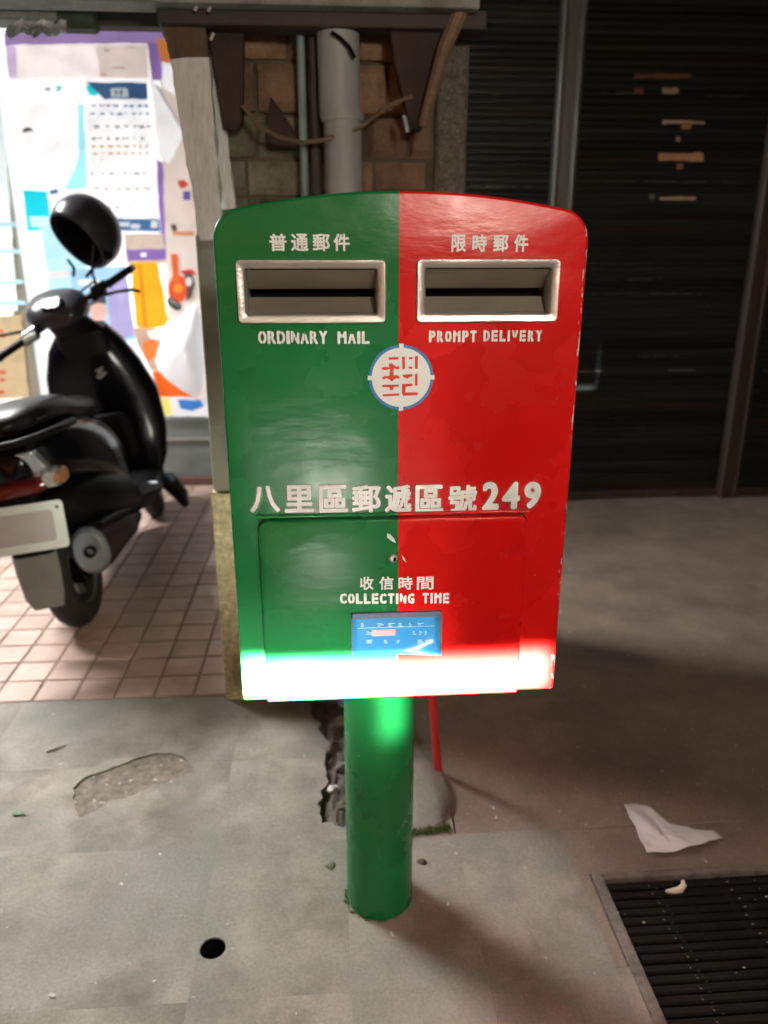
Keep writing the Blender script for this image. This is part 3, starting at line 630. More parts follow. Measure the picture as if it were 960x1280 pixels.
# ================================================================== SHUTTERS
SY = 4.05
PX1 = 1.158
def shutter(x0, x1, label, n_=82, pitch=0.0322, handles=(), scraps=(), glints=()):
    th = thing('roller_shutter', ((x0+x1)/2, SY, 0), label, 'shutter', 'dark roller shutters of the closed shop')
    mb = MB(); hw = (x1-x0)/2; prof = [(0.0, 0.0), (-0.0018, 0.003), (-0.0035, 0.009), (-0.0035, 0.020), (-0.0018, 0.0275), (0.0, 0.0315), (0.006, 0.0315), (0.006, 0.0)]
    k = len(prof); mb.add([(-hw, a, b) for a, b in prof]+[(hw, a, b) for a, b in prof], [(i, (i+1) % k, k+(i+1) % k, k+i) for i in range(k)]+[tuple(range(k)), tuple(reversed(range(k, 2*k)))])
    s0 = obj('slat', mb, M_shut, th, local=True, smooth=False); s0.location = (0, 0, 0.045)
    for i in range(1, n_): dup(s0, 'slat', (0, random.uniform(-0.0015, 0.0015), 0.045+pitch*i), rot=(random.choice((0, 0, 0, 0, R(-5), R(4)))+random.uniform(-0.02, 0.02), 0, random.uniform(-0.0008, 0.0008)), parent=th)
    mb = MB(); mb.box((x0, SY-0.012, 0.0), (x1, SY+0.012, 0.0435)); obj('bottom_rail', mb, M_railb, th, bevel=0.003)
    for xh, yh, wh in handles:
        p = onY(xh, yh, SY-0.02); q_ = onY(xh+wh, yh, SY-0.02); mb = MB(); mb.tube([(p.x, SY-0.006, p.z), (p.x, SY-0.022, p.z), (q_.x, SY-0.022, p.z), (q_.x, SY-0.006, p.z)], 0.006, 8); obj('handle', mb, M_rail, th, smooth=True)
    rd_ = random.Random(int(x0*100))
    for xa, xb, y_, br in glints:  # pale strips painted as highlights along the slats
        x_ = xa
        while x_ < xb:
            w_ = rd_.uniform(6, 30); a_ = onY(x_, y_, SY-0.006); b2 = onY(min(x_+w_, xb), y_, SY-0.006); zz = onY((xa+xb)/2, y_, SY-0.006).z
            mb = MB(); hgt_ = rd_.uniform(0.0022, 0.0055); mb.box((a_.x, SY-0.0055, zz-hgt_/2+rd_.uniform(-.001, .001)), (b2.x, SY-0.0045, zz+hgt_/2)); obj('glint_streak', mb, plain((br*rd_.choice((0.8, 1.0)), br, br), 0.7), th)
            x_ += w_+rd_.uniform(1, 14)
    for poly, rgb in scraps:
        mb = MB(); mb.prism([onY(x, y, SY-0.0105) for x, y in poly], (0, 0.001, 0)); obj('tape_scrap', mb, plain(rgb, 0.8), th)
    return th
xL = CX1+0.02
shutter(xL, PX1-0.06, 'narrow dark roller shutter between the stone column and the first guide rail', glints=((584, 626, 118, 0.12), (590, 668, 233, 0.18), (584, 650, 196, 0.05), (590, 640, 213, 0.06)))
def ragged(x0, y0, x1, y1, seed=1, jag=1.2):
    rr = random.Random(seed); n_ = 7
    return [(x0+(x1-x0)*i/n_, y0+rr.uniform(-jag, jag)) for i in range(n_+1)]+[(x1-(x1-x0)*i/n_, y1+rr.uniform(-jag, jag)) for i in range(n_+1)]
shutter(PX1+0.06, 2.16, 'wide dark roller shutter with torn tan tape scraps, right of the mailbox', glints=((752, 800, 116, 0.08), (884, 930, 120, 0.08), (716, 884, 227, 0.11), (902, 930, 228, 0.1), (876, 898, 135, 0.06), (716, 850, 266, 0.05), (716, 790, 288, 0.04), (720, 905, 329, 0.06), (748, 828, 349, 0.16), (736, 900, 367, 0.11), (800, 850, 445, 0.14), (716, 820, 580, 0.04)), handles=((722, 464, 32), (838, 463, 30)),
        scraps=((ragged(793, 92, 864, 98, 1), (0.14, 0.06, 0.035)), (ragged(793, 110, 804, 117, 2), (0.17, 0.07, 0.05)), (ragged(828, 110, 848, 117, 3), (0.32, 0.27, 0.19)),
                (ragged(828, 151, 881, 155, 4, 1), (0.45, 0.36, 0.26)), (ragged(823, 191, 879, 201, 5), (0.50, 0.30, 0.17)), (ragged(825, 246, 870, 250, 6, .6), (0.50, 0.40, 0.30)),
                (ragged(846, 205, 854, 212, 7), (0.30, 0.16, 0.12)), (ragged(845, 171, 850, 177, 8), (0.36, 0.28, 0.22)), (ragged(812, 243, 818, 249, 9), (0.2, 0.2, 0.18)), (ragged(852, 156, 864, 161, 10), (0.4, 0.25, 0.1))))
shutter(2.27, 3.6, 'dark roller shutter at the right edge, beyond the brown guide rail', handles=((956, 463, 30),))
def railpost(x, w, m, label):
    th = thing('guide_rail', (x, SY, 0), label, 'rail')
    mb = MB(); mb.box((x-w/2, SY-0.035, 0), (x+w/2, SY+0.03, 2.94)); obj('post', mb, m, th, bevel=0.004)
    for s in (-1, 1):
        mb = MB(); mb.tube([(x+s*w*0.36, SY-0.04, 0.001), (x+s*w*0.36, SY-0.04, 2.94)], 0.013, 8); obj('lip', mb, m, th, smooth=True)
railpost(PX1, 0.118, M_rail, 'scuffed steel shutter guide rail rising behind the right shoulder of the mailbox')
railpost(2.215, 0.105, M_railb, 'brown shutter guide rail near the right edge of the picture')
mb = MB(); mb.box((xL, SY+0.02, 2.66), (3.6, SY+0.2, 2.94)); o = obj('shutter_hood', mb, M_shut); tag(o, 'dark hood box above the roller shutters', 'shutter box')
mb = MB(); mb.box((-0.19, 4.62, 0), (6, 4.7, 2.94)); o = obj('back_wall', mb, M_ceil); tag(o, 'rear wall behind the closed roller shutters', 'wall')
mb = MB(); mb.box((3.61, 2.2, 0), (3.9, 4.6, 2.94)); o = obj('side_wall', mb, M_ceil); tag(o, 'side wall closing the arcade beyond the right edge', 'wall')

# ================================================================== MAILBOX
FY = 1.10; BXC = (onY(270, 300, FY).x+onY(732, 300, FY).x)/2; BW = 0.2545
SPL = onY(498, 500, FY).x          # colour split
ZB = onY(495, 869, FY).z; ZT = onY(500, 238, FY).z
DEP = 0.33
mbx = thing('mailbox', (SPL, FY, 0), 'tall mailbox on one pole, left half green and right half red, white stencilled lettering', 'mailbox')
def outline(hw, z0, z1, rise, rc, rb, n_=8):
    """front outline in (x,z), x about the box centre: cambered top, round shoulders"""
    pts = []
    for i in range(n_+1):       # bottom right
        a = -math.pi/2+math.pi/2*i/n_; pts.append((hw-rb+rb*math.cos(a), z0+rb+rb*math.sin(a)))
    for i in range(n_+1):
        a = (math.pi/2-0.14)*i/n_; pts.append((hw-rc+rc*math.cos(a), z1-rise-rc+rc*math.sin(a)))
    x0_, z0_ = pts[-1]
    for i in range(1, 16):
        t = i/16; x_ = x0_*(1-2*t); pts.append((x_, z0_+(z1-z0_)*(1-(x_/x0_)**2)))
    for i in range(n_, -1, -1):
        a = (math.pi/2-0.14)*i/n_; pts.append((-(hw-rc+rc*math.cos(a)), z1-rise-rc+rc*math.sin(a)))
    for i in range(n_, -1, -1):
        a = -math.pi/2+math.pi/2*i/n_; pts.append((-(hw-rb+rb*math.cos(a)), z0+rb+rb*math.sin(a)))
    return pts
def inset(pts, dd):
    n_ = len(pts); out = []
    for i in range(n_):
        a, b, c_ = Vector(pts[i-1]), Vector(pts[i]), Vector(pts[(i+1) % n_])
        t = (c_-a); t.normalize(); nn_ = Vector((-t.y, t.x)); out.append((b.x+nn_.x*dd, b.y+nn_.y*dd))
    return out
OL = outline(BW, ZB, ZT, 0.021, 0.042, 0.005)
mb = MB(); rings = []; rr_ = 0.0045
for i in range(6):
    a = math.pi/2*i/5; rings.append((inset(OL, rr_*(1-math.sin(a))) if i < 5 else OL, FY+rr_*(1-math.cos(a))))
rings.append((OL, FY+DEP-0.004)); rings.append((inset(OL, 0.004), FY+DEP))
vs = []
for pts, y in rings: vs += [(BXC+x, y, z) for x, z in pts]
no = len(OL); fs = [(i*no+k, i*no+(k+1) % no, (i+1)*no+(k+1) % no, (i+1)*no+k) for i in range(len(rings)-1) for k in range(no)]
fs += [tuple(range(no)), tuple(reversed(range((len(rings)-1)*no, len(rings)*no)))]
mb.add(vs, fs); body = obj('body', mb, M_paint, mbx, smooth=True)
# slot openings
slots = []
for (x0, y0, x1, y1) in ((308, 335, 472, 394), (530, 334, 690, 393)):
    a, b_ = onY(x0, y1, FY), onY(x1, y0, FY); slots.append((a.x, a.z, b_.x, b_.z))
cs = []
for x0, z0, x1, z1 in slots:
    c = MB(); c.box((x0, FY-0.05, z0), (x1, FY+0.075, z1)); cs.append(obj('cutter', c, M_hole))
    cs[-1].location = (0, 0, 0)
bpy.context.view_layer.update(); cut(body, cs)
for c in cs: bpy.data.objects.remove(c)
for p in body.data.polygons: p.use_smooth = True
try: body.data.set_sharp_from_angle(angle=R(30))
except Exception: pass
for k, (x0, z0, x1, z1) in enumerate(slots):
    lbl = ('steel slot frame on the green half for ordinary mail', 'steel slot frame on the red half for prompt delivery')[k]
    w1 = 0.0115; mb = MB()
    def rrect(a, b, c_, d_, r_, n_=4):
        out = []
        for cx_, cz_, a0 in ((c_-r_, b+r_, -90), (c_-r_, d_-r_, 0), (a+r_, d_-r_, 90), (a+r_, b+r_, 180)):
            for i in range(n_+1):
                t = R(a0+90*i/n_); out.append((cx_+r_*math.cos(t), cz_+r_*math.sin(t)))
        return out
    o1 = rrect(x0-w1, z0-w1, x1+w1, z1+w1, 0.007); o2 = inset(o1, 0.0015); i1 = rrect(x0+0.0008, z0+0.0008, x1-0.0008, z1-0.0008, 0.003); i2 = inset(i1, 0.001)
    nn_ = len(o1); ringy = [(o1, FY+0.0005), (o1, FY-0.003), (o2, FY-0.0055), (inset(i1, -0.002), FY-0.0055), (i1, FY-0.0035), (i2, FY+0.07)]
    vs = [(x, y, z) for pts, y in ringy for x, z in pts]
    mb.add(vs, [(i*nn_+q, i*nn_+(q+1) % nn_, (i+1)*nn_+(q+1) % nn_, (i+1)*nn_+q) for i in range(len(ringy)-1) for q in range(nn_)])
    fo = obj('slot_frame', mb, M_steel, mbx, smooth=True); fo['label'] = lbl
    zm = z0+(z1-z0)*0.46; hs = 0.0062
    mb = MB(); mb.add([(x0+0.002, FY+0.004, z1-0.002), (x1-0.002, FY+0.004, z1-0.002), (x1-0.002, FY+0.034, zm+hs), (x0+0.002, FY+0.034, zm+hs), (x0+0.002, FY+0.04, zm+hs), (x1-0.002, FY+0.04, zm+hs)], [(0, 1, 2, 3), (3, 2, 5, 4)])
    fl = obj('flap', mb, M_slotin, fo); q = fl.modifiers.new('s', 'SOLIDIFY'); q.thickness = 0.0015
    mb = MB(); mb.add([(x0+0.002, FY+0.012, z0+0.002), (x1-0.002, FY+0.012, z0+0.002), (x1-0.002, FY+0.030, zm-hs), (x0+0.002, FY+0.030, zm-hs), (x0+0.002, FY+0.05, zm-hs-0.008), (x1-0.002, FY+0.05, zm-hs-0.008)], [(0, 1, 2, 3), (3, 2, 5, 4)])
    fl = obj('flap', mb, M_slotin, fo); q = fl.modifiers.new('s', 'SOLIDIFY'); q.thickness = 0.0015
    mb = MB(); mb.box((x0+0.0005, FY+0.06, z0+0.0005), (x1-0.0005, FY+0.066, z1-0.0005)); obj('dark_interior', mb, M_hole, fo)
# collection door
DY = FY-0.012
a, b_ = onY(334, 868, DY), onY(660, 645, DY); dx0, dz0, dx1, dz1 = a.x, ZB+0.004, b_.x, b_.z
def plate(ol, y0, y1, bev):
    mb = MB(); i_ = inset(ol, bev); n_ = len(ol); rg = [(ol, y0), (ol, y1+bev), (inset(ol, bev*0.3), y1+bev*0.3), (i_, y1)]
    vs = [(x, y, z) for pts, y in rg for x, z in pts]
    mb.add(vs, [(i*n_+q, i*n_+(q+1) % n_, (i+1)*n_+(q+1) % n_, (i+1)*n_+q) for i in range(3) for q in range(n_)]+[tuple(range(3*n_, 4*n_))]); return mb
def drr(x0, z0, x1, z1, rt, rb, n_=6):
    out = []
    for cx_, cz_, a0, r_ in ((x1-rb, z0+rb, -90, rb), (x1-rt, z1-rt, 0, rt), (x0+rt, z1-rt, 90, rt), (x0+rb, z0+rb, 180, rb)):
        for i in range(n_+1):
            t = R(a0+90*i/n_); out.append((cx_+r_*math.cos(t), cz_+r_*math.sin(t)))
    return out
door = obj('door', plate(drr(dx0, dz0, dx1, dz1, 0.014, 0.003), FY-0.0005, DY, 0.002), M_paint, mbx, smooth=True); door['label'] = 'collection door, half green and half red'
gap = obj('door_seam_shade', plate(drr(dx0-0.0022, dz0-0.002, dx1+0.0022, dz1+0.0022, 0.016, 0.003), FY-0.0002, FY-0.0012, 0.0003), mat('dark_seam_shade', (0.02, 0.012, 0.01), 0.9), mbx)  # dark plate round the door, painted for the shade in its seam
# small bumpers either side below the door edge, rain lip above it
mb = MB(); mb.tube([(dx0-0.004, FY-0.002, dz1+0.0045), (dx1+0.004, FY-0.002, dz1+0.0045)], 0.0032, 10); obj('rain_lip', mb, M_paint, mbx, smooth=True)
for s, xx in ((-1, 338), (1, 662)):
    p = onY(645 if s > 0 else 330, 850, FY)
lk = onY(491, 698, DY)
mb = MB(); mb.lathe([(0.0, -0.004), (0.0035, -0.004), (0.006, -0.0025), (0.0075, 0.0005)], (lk.x, DY, lk.z), 'y', 20); lko = obj('lock', mb, M_steel, door, smooth=True)
mb = MB(); mb.box((lk.x+0.0005, DY-0.0046, lk.z-0.003), (lk.x+0.0045, DY-0.0041, lk.z+0.0025)); 
o = obj('keyhole', mb, M_hole, door)
for pp in (((484, 667), (488, 668), (493, 674), (495, 679), (489, 676), (484, 672)), ((502, 694), (505, 697), (508, 703), (504, 700))):
    mb = MB(); mb.prism([onY(x, y, DY-0.0008) for x, y in pp], (0, 0.0007, 0)); obj('paint_scrape', mb, M_white, door)
# pole
PXC, PYC, PR = 0.082, 1.308, 0.0688
pz = MB(); N_ = 40; rg = []
for z_, r_ in ((-0.07, PR), (0.0, PR*1.02), (0.012, PR*1.01), (0.05, PR), (0.30, PR), (ZB-0.004, PR)): rg.append((r_, z_))
pz.lathe(rg, (PXC, PYC, 0), 'z', 48); obj('pole', pz, M_green, mbx, smooth=True)
mb = MB(); mb.lathe([(PR+0.001, ZB-0.012), (PR+0.012, ZB-0.010), (PR+0.014, ZB-0.002), (0.0, ZB-0.002)], (PXC, PYC, 0), 'z', 40); obj('pole_flange', mb, M_green, mbx, smooth=True)

# ---- lettering
def glyph(ch, off=0.0):
    cu = bpy.data.curves.new('t', 'FONT'); cu.body = ch; cu.size = 1; cu.offset = off; cu.resolution_u = 4
    o = bpy.data.objects.new('t', cu); COL.objects.link(o); me = evalmesh(o); bpy.data.objects.remove(o); bpy.data.curves.remove(cu); return me
CUTS = {'O': [(90, .5)], 'D': [(90, .5)], 'A': [(90, .5)], 'R': [(90, .42)], 'N': [(62, .5)], 'M': [(90, .5)], 'P': [(90, .42)], 'C': [(90, .55)], 'G': [(90, .5)],
        'E': [(90, .36)], 'V': [(90, .5)], '0': [(90, .5)]}
def glyph_fit(ch, x0, z0, x1, z1, Y, bold, grow=0.0, gap=0.0, bb=None):
    """glyph mesh scaled to fill the given box on the plane y=Y, with stencil bridges cut out"""
    me = glyph(ch); xs_ = [v.co.x for v in me.vertices]; ys_ = [v.co.y for v in me.vertices]
    hgt = z1-z0; pad = bold*hgt
    ax, bx, ay, by = min(xs_), max(xs_), min(ys_), max(ys_)
    sx, sz = (x1-x0-2*pad)/(bx-ax), (z1-z0-2*pad)/(by-ay)
    b = bmesh.new(); b.from_mesh(me); bpy.data.meshes.remove(me)
    for v in b.verts:
        v.co = Vector((x0+pad+(v.co.x-ax)*sx, 0, z0+pad+(v.co.y-ay)*sz))
    if gap:
        gp = gap+1.6*pad
        for ang, fr_ in CUTS.get(ch, ([] if ord(ch) < 256 else [])):
            dv = Vector((math.cos(R(ang)), 0, math.sin(R(ang)))); nv = Vector((dv.z, 0, -dv.x)); c0 = Vector((x0+(x1-x0)*fr_, 0, (z0+z1)/2)) if ang > 45 else Vector(((x0+x1)/2, 0, z0+(z1-z0)*fr_))
            for s in (1, -1):
                bmesh.ops.bisect_plane(b, geom=b.verts[:]+b.edges[:]+b.faces[:], plane_co=c0+nv*s*gp/2, plane_no=nv)
            kill = [f for f in b.faces if abs((f.calc_center_median()-c0).dot(nv)) < gp/2*0.98]
            bmesh.ops.delete(b, geom=kill, context='FACES')
    vs = [Vector((v.co.x, Y, v.co.z)) for v in b.verts]; b.verts.index_update(); fs = [[v.index for v in f.verts] for f in b.faces]; b.free(); return vs, fs
def line(items, Ytext, bold, gap, parent, name='lettering', m=None, halo=False, jit=0.0):
    """items: (char, x0, y0, x1, y1) pixel boxes measured on the photograph, laid on the plane of the panel"""
    passes = [(name, [(0.0, bold, 8)], m or M_white, 0.0)]
    if halo: passes.append(('overspray', [(0.0, bold+0.035, 8), (0.2, bold+0.075, 10)], M_halo2, 0.0004))
    for nm_, rings_, mt, yo in passes:
        mb = MB(); k_ = 0
        for ch, x0, y0, x1, y1 in items:
            a = onY(x0, y1, Ytext); c_ = onY(x1, y0, Ytext)
            vs, fs = glyph_fit(ch, a.x, a.z, c_.x, c_.z, Ytext, bold, 0, gap); hg = c_.z-a.z; k_ = 0
            for ph, rad, cnt_ in rings_:
                for q_ in range(cnt_+(1 if rings_[0][0] == ph and nm_ != 'overspray' else 0)):
                    off = Vector((math.cos(ph+2*math.pi*q_/cnt_), 0, math.sin(ph+2*math.pi*q_/cnt_)))*rad*hg if q_ < cnt_ else Vector()
                    off.y = yo+0.00002*k_; k_ += 1
                    mb.add([v+off for v in vs], fs)
        me = bpy.data.meshes.new(nm_); inv = ROOT[mbx.name]; me.from_pydata([inv@v for v in mb.v], [], mb.f); me.materials.append(mt)
        o = bpy.data.objects.new(nm_, me); COL.objects.link(o); o.parent = parent
def even(txt, x0, x1, y0, y1, fill=0.84, wide=None):
    n_ = len(txt); wts = [(0.5 if c == 'I' else 1.12 if c == 'M' else 1.0) for c in txt]; tot = sum(wts); out = []; x = x0; pad = (x1-x0)/tot*(1-fill)
    for c, w_ in zip(txt, wts):
        cw = (x1-x0+pad)*w_/tot; out.append((c, x, y0, x+cw-pad, y1)); x += cw
    return out
TY = FY-0.0016
line([(c, x0, 292, x1, 314) for c, x0, x1 in (('普', 337, 358), ('通', 364, 385), ('郵', 391, 412), ('件', 417, 437))], TY, 0.028, 0.0, mbx)
line([(c, x0, 293, x1, 315) for c, x0, x1 in (('限', 564, 583), ('時', 590, 609), ('郵', 616, 636), ('件', 642, 661))], TY, 0.030, 0.0, mbx)
line(even('ORDINARY', 323, 409, 413.5, 430)+even('MAIL', 422, 462, 414, 430), TY, 0.055, 0.0008, mbx)
line(even('PROMPT', 536, 596, 413, 428)+even('DELIVERY', 604, 678, 412.5, 427), TY, 0.065, 0.0007, mbx)
line([('八', 313, 607, 349, 641), ('里', 356, 606, 392, 641), ('區', 399, 606, 435, 641), ('郵', 440, 606, 476, 641), ('遞', 481, 606, 515, 641), ('區', 519, 606, 555, 641), ('號', 560, 606, 597, 641)], TY, 0.032, 0.0, mbx, halo=True)
line([('2', 602, 602, 625, 638), ('4', 627, 602, 651, 637), ('9', 654, 602, 677, 636)], TY, 0.055, 0.0, mbx, halo=True)
line([(c, x0, 720.5, x1, 737.5) for c, x0, x1 in (('收', 450, 467), ('信', 474, 492), ('時', 498, 516), ('間', 521, 542))], DY-0.0012, 0.025, 0.0, door)
line(even('COLLECTING', 425, 518, 741.5, 755)+even('TIME', 528, 562, 741, 754.5), DY-0.0012, 0.065, 0.0005, door)
# ---- round emblem
EC = onY(501.5, 472, TY); u = (onY(541.5, 472, TY).x-EC.x)/40.0
def disc(r0, r1, y, a0=0, a1=360, n_=64):
    mb = MB(); vs = []
    for i in range(n_+1):
        t = R(a0+(a1-a0)*i/n_)
        for r_ in (r0, r1): vs.append((EC.x+r_*u*math.cos(t), y, EC.z+r_*u*math.sin(t)))
    mb.add(vs, [(2*i, 2*i+1, 2*i+3, 2*i+2) for i in range(n_)]); return mb
em_o = obj('emblem', disc(0, 37.2, TY), mat('emblem_white', (0.78, 0.80, 0.79), 0.5, var=0.05), mbx)
em_o['label'] = 'round white emblem with a broken blue ring and red stencilled seal characters'
M_blue = mat('emblem_blue', (0.035, 0.20, 0.50), 0.5, var=0.1)
for a in (4, 94, 184, 274): obj('ring_arc', disc(36.6, 40.2, TY-0.0003, a, a+82), M_blue, em_o)
for a in (0, 90, 180, 270): obj('ring_tick', disc(36.5, 41.6, TY-0.0002, a-4, a+4, 6), em_o.data.materials[0], em_o)
M_emr = mat('emblem_red', (0.68, 0.04, 0.02), 0.5, var=0.1)
def ept(x, y): return Vector((EC.x+(x-435)/5.333*u, TY-0.0004, EC.z-(y-385)/5.333*u))
strokes = [[(352, 252), (414, 250), (416, 266), (352, 268)],
  [(350, 296), (372, 290), (400, 312), (420, 308), (424, 326), (402, 330), (386, 322), (384, 344), (362, 346), (360, 328), (330, 334), (306, 332), (308, 318), (330, 312), (356, 318)],
  [(356, 346), (384, 346), (386, 372), (404, 366), (424, 380), (424, 392), (400, 388), (386, 398), (372, 412), (360, 398), (340, 388), (318, 396), (306, 388), (322, 372), (340, 376), (358, 368)],
  [(308, 432), (420, 430), (420, 444), (386, 446), (382, 466), (362, 468), (356, 448), (308, 446)],
  [(312, 494), (422, 490), (424, 504), (314, 508)],
  [(440, 248), (458, 248), (460, 326), (442, 332)], [(484, 252), (508, 250), (508, 264), (486, 266)], [(484, 312), (510, 314), (508, 328), (484, 326)], [(524, 244), (544, 244), (544, 328), (526, 328)],
  [(444, 366), (508, 362), (510, 378), (488, 382), (476, 394), (462, 386), (446, 380)], [(526, 362), (544, 360), (544, 440), (528, 440)],
  [(440, 428), (508, 424), (512, 440), (466, 446), (464, 484), (546, 484), (546, 502), (450, 506), (440, 490)]]
for st in strokes:
    mb = MB(); mb.prism([ept(x, y) for x, y in st], (0, 0.0002, 0)); obj('seal_stroke', mb, M_emr, em_o)
# ---- blue collection card
lbz = thing; LY = DY-0.004
mb = MB(); vs = []; nn_ = 12
for i in range(nn_+1):
    for j in range(nn_+1):
        p = onY(440+110*i/nn_, 769+49*j/nn_, LY); s_, t_ = i/nn_, j/nn_; curl = 0.010*max(0, (s_+t_-1.45))**2*6+0.0006*math.sin(s_*6)
        vs.append((p.x, p.y-curl, p.z+curl*0.4))
mb.add(vs, [(i*(nn_+1)+j, i*(nn_+1)+j+1, (i+1)*(nn_+1)+j+1, (i+1)*(nn_+1)+j) for i in range(nn_) for j in range(nn_)])
M_card = mat('blue_card', (0.03, 0.27, 0.62), 0.3, var=0.12, scale=10)
card = obj('collection_card', mb, M_card, door, smooth=True); card['label'] = 'small blue collection time card in a plastic sleeve'
card.modifiers.new('s', 'SOLIDIFY').thickness = 0.0006
mb = MB(); 
for a, b_ in (((439, 767), (551, 770)), ((439, 767), (441.5, 818)), ((548.5, 767), (551.5, 818))):
    p, q_ = onY(*a, DY-0.003), onY(*b_, DY-0.003); mb.box((p.x, DY-0.005, q_.z), (q_.x, DY+0.0005, p.z))
obj('card_holder', mb, mat('card_holder_dark', (0.10, 0.13, 0.2), 0.4), door)
M_cprint = mat('card_print', (0.55, 0.75, 0.85), 0.5); M_cpink = mat('card_pink', (0.6, 0.4, 0.42), 0.5)
mb = MB(); rnd = random.Random(5)
for y_, xs_ in ((778, (451, 472, 485, 498, 511, 522)), (788, (458, 516, 524, 531)), (799, (458, 480, 496, 522, 532))):
    for x_ in xs_:
        w_ = rnd.uniform(4, 9); p, q_ = onY(x_, y_, LY-0.0012), onY(x_+w_, y_+5, LY-0.0012)
        for kk in range(3): mb.box((p.x, LY-0.0013, q_.z+(p.z-q_.z)*kk/3), (q_.x-(q_.x-p.x)*rnd.random()*0.6, LY-0.0010, q_.z+(p.z-q_.z)*(kk+0.4)/3))
for y_ in (784.5,):
    p, q_ = onY(447, y_, LY), onY(543, y_, LY); mb.box((p.x, LY-0.0013, p.z-0.0011), (q_.x, LY-0.0010, p.z-0.0003))
obj('print', mb, M_cprint, card)
mb = MB(); p, q_ = onY(465, 787, LY), onY(494, 794, LY); mb.box((p.x, LY-0.0011, q_.z), (q_.x, LY-0.0009, p.z)); obj('print', mb, M_cpink, card)

# ================================================================== SCOOTER
SO = (-0.92, 2.68, 0.0)
sc = thing('scooter', SO, 'black motor scooter parked nose to the shop window, leaning on its side stand', 'scooter', rot=(0, R(-10), 0))
def sobj(name, mb, m, parent=None, **k):
    return obj(name, mb, m, parent or sc, local=True, **k)
X, Z = (lambda a: (a, 0, 0)), (lambda a: (0, 0, a))
# rear wheel
WR = 0.205
def wheel(y, rotz=0.0, red=False):
    Mx = Matrix.Translation((0, y, WR)) @ Matrix.Rotation(rotz, 4, 'Z')
    t = sobj('wheel', MB().lathe([(0.03, -0.05), (0.05, -0.055), (0.05, 0.055), (0.03, 0.05)], (0, 0, 0), 'x', 20).xf(Mx), M_blackm, smooth=True)
    sobj('tyre', MB().torus((0, 0, 0), WR-0.048, 0.05, 'x', 40, 14, 1.0).xf(Mx), M_tyre, t, smooth=True)
    mb = MB().lathe([(0.118, -0.035), (0.125, -0.045), (0.118, -0.02), (0.118, 0.02), (0.125, 0.045), (0.118, 0.035)], (0, 0, 0), 'x', 32)
    for k in range(5):
        a = 2*math.pi*k/5; mb.tube([(0, 0.03*math.cos(a), 0.03*math.sin(a)), (0, 0.12*math.cos(a), 0.12*math.sin(a))], 0.014, 8)
    sobj('rim', mb.xf(Mx), M_rail, t, smooth=True)
wheel(0.0); wheel(1.25, R(12))
# rear bodywork
secs = [((0, -0.235, 0.66), X(0.055), Z(0.045)), ((0, -0.20, 0.665), X(0.10), Z(0.075)), ((0, -0.10, 0.655), X(0.145), Z(0.105)), ((0, 0.06, 0.63), X(0.175), Z(0.135)), ((0, 0.22, 0.58), X(0.19), Z(0.165)),
        ((0, 0.36, 0.53), X(0.185), Z(0.19)), ((0, 0.48, 0.47), X(0.165), Z(0.21)), ((0, 0.56, 0.43), X(0.13), Z(0.20))]
tb_ = sobj('tail_body', MB().loft(secs, 28, 2.5), M_black, smooth=True)
secs = [((0, -0.16, 0.50), X(0.07), Z(0.05)), ((0, -0.06, 0.46), X(0.15), Z(0.09)), ((0, 0.15, 0.42), X(0.19), Z(0.13)), ((0, 0.40, 0.36), X(0.19), Z(0.13)), ((0, 0.55, 0.30), X(0.17), Z(0.08))]
sobj('lower_cowl', MB().loft(secs, 24, 2.6), M_blackm, smooth=True)
secs = [((0, -0.255, 0.785), X(0.05), Z(0.015)), ((0, -0.22, 0.792), X(0.105), Z(0.034)), ((0, -0.08, 0.796), X(0.135), Z(0.045)), ((0, 0.10, 0.785), X(0.145), Z(0.048)), ((0, 0.22, 0.755), X(0.135), Z(0.045)), ((0, 0.38, 0.735), X(0.125), Z(0.045)), ((0, 0.52, 0.715), X(0.095), Z(0.036)), ((0, 0.57, 0.70), X(0.05), Z(0.02))]
st = sobj('seat', MB().loft(secs, 28, 2.8), M_seat, smooth=True)
sobj('seat_piping', MB().tube([(-0.125, -0.18, 0.786), (-0.145, 0.05, 0.782), (-0.14, 0.25, 0.745), (-0.10, 0.5, 0.71)], 0.005, 8), M_blackm, st, smooth=True)
sobj('seat_piping', MB().tube([(0.125, -0.18, 0.786), (0.147, 0.05, 0.782), (0.14, 0.25, 0.745), (0.10, 0.5, 0.71)], 0.005, 8), M_blackm, st, smooth=True)
sobj('grab_rail', MB().tube([(-0.165, 0.05, 0.74), (-0.175, -0.10, 0.745), (-0.15, -0.24, 0.745), (-0.08, -0.285, 0.74), (0.08, -0.285, 0.74), (0.15, -0.24, 0.745), (0.172, -0.12, 0.742), (0.165, 0.02, 0.735)], 0.013, 12), M_blackm, smooth=True)
sobj('tail_panel', MB().prism([(-0.12, -0.235, 0.70), (0.10, -0.235, 0.70), (0.12, -0.20, 0.625), (0.08, -0.215, 0.605), (-0.10, -0.215, 0.605), (-0.13, -0.20, 0.64)], (0, 0.04, 0)), M_silver, bevel=0.008)
secs = [((0, -0.25, 0.585), X(0.075), Z(0.018)), ((0, -0.235, 0.587), X(0.11), Z(0.028)), ((0, -0.16, 0.59), X(0.12), Z(0.032))]
sobj('tail_lamp', MB().loft(secs, 20, 3), M_redl, smooth=True)
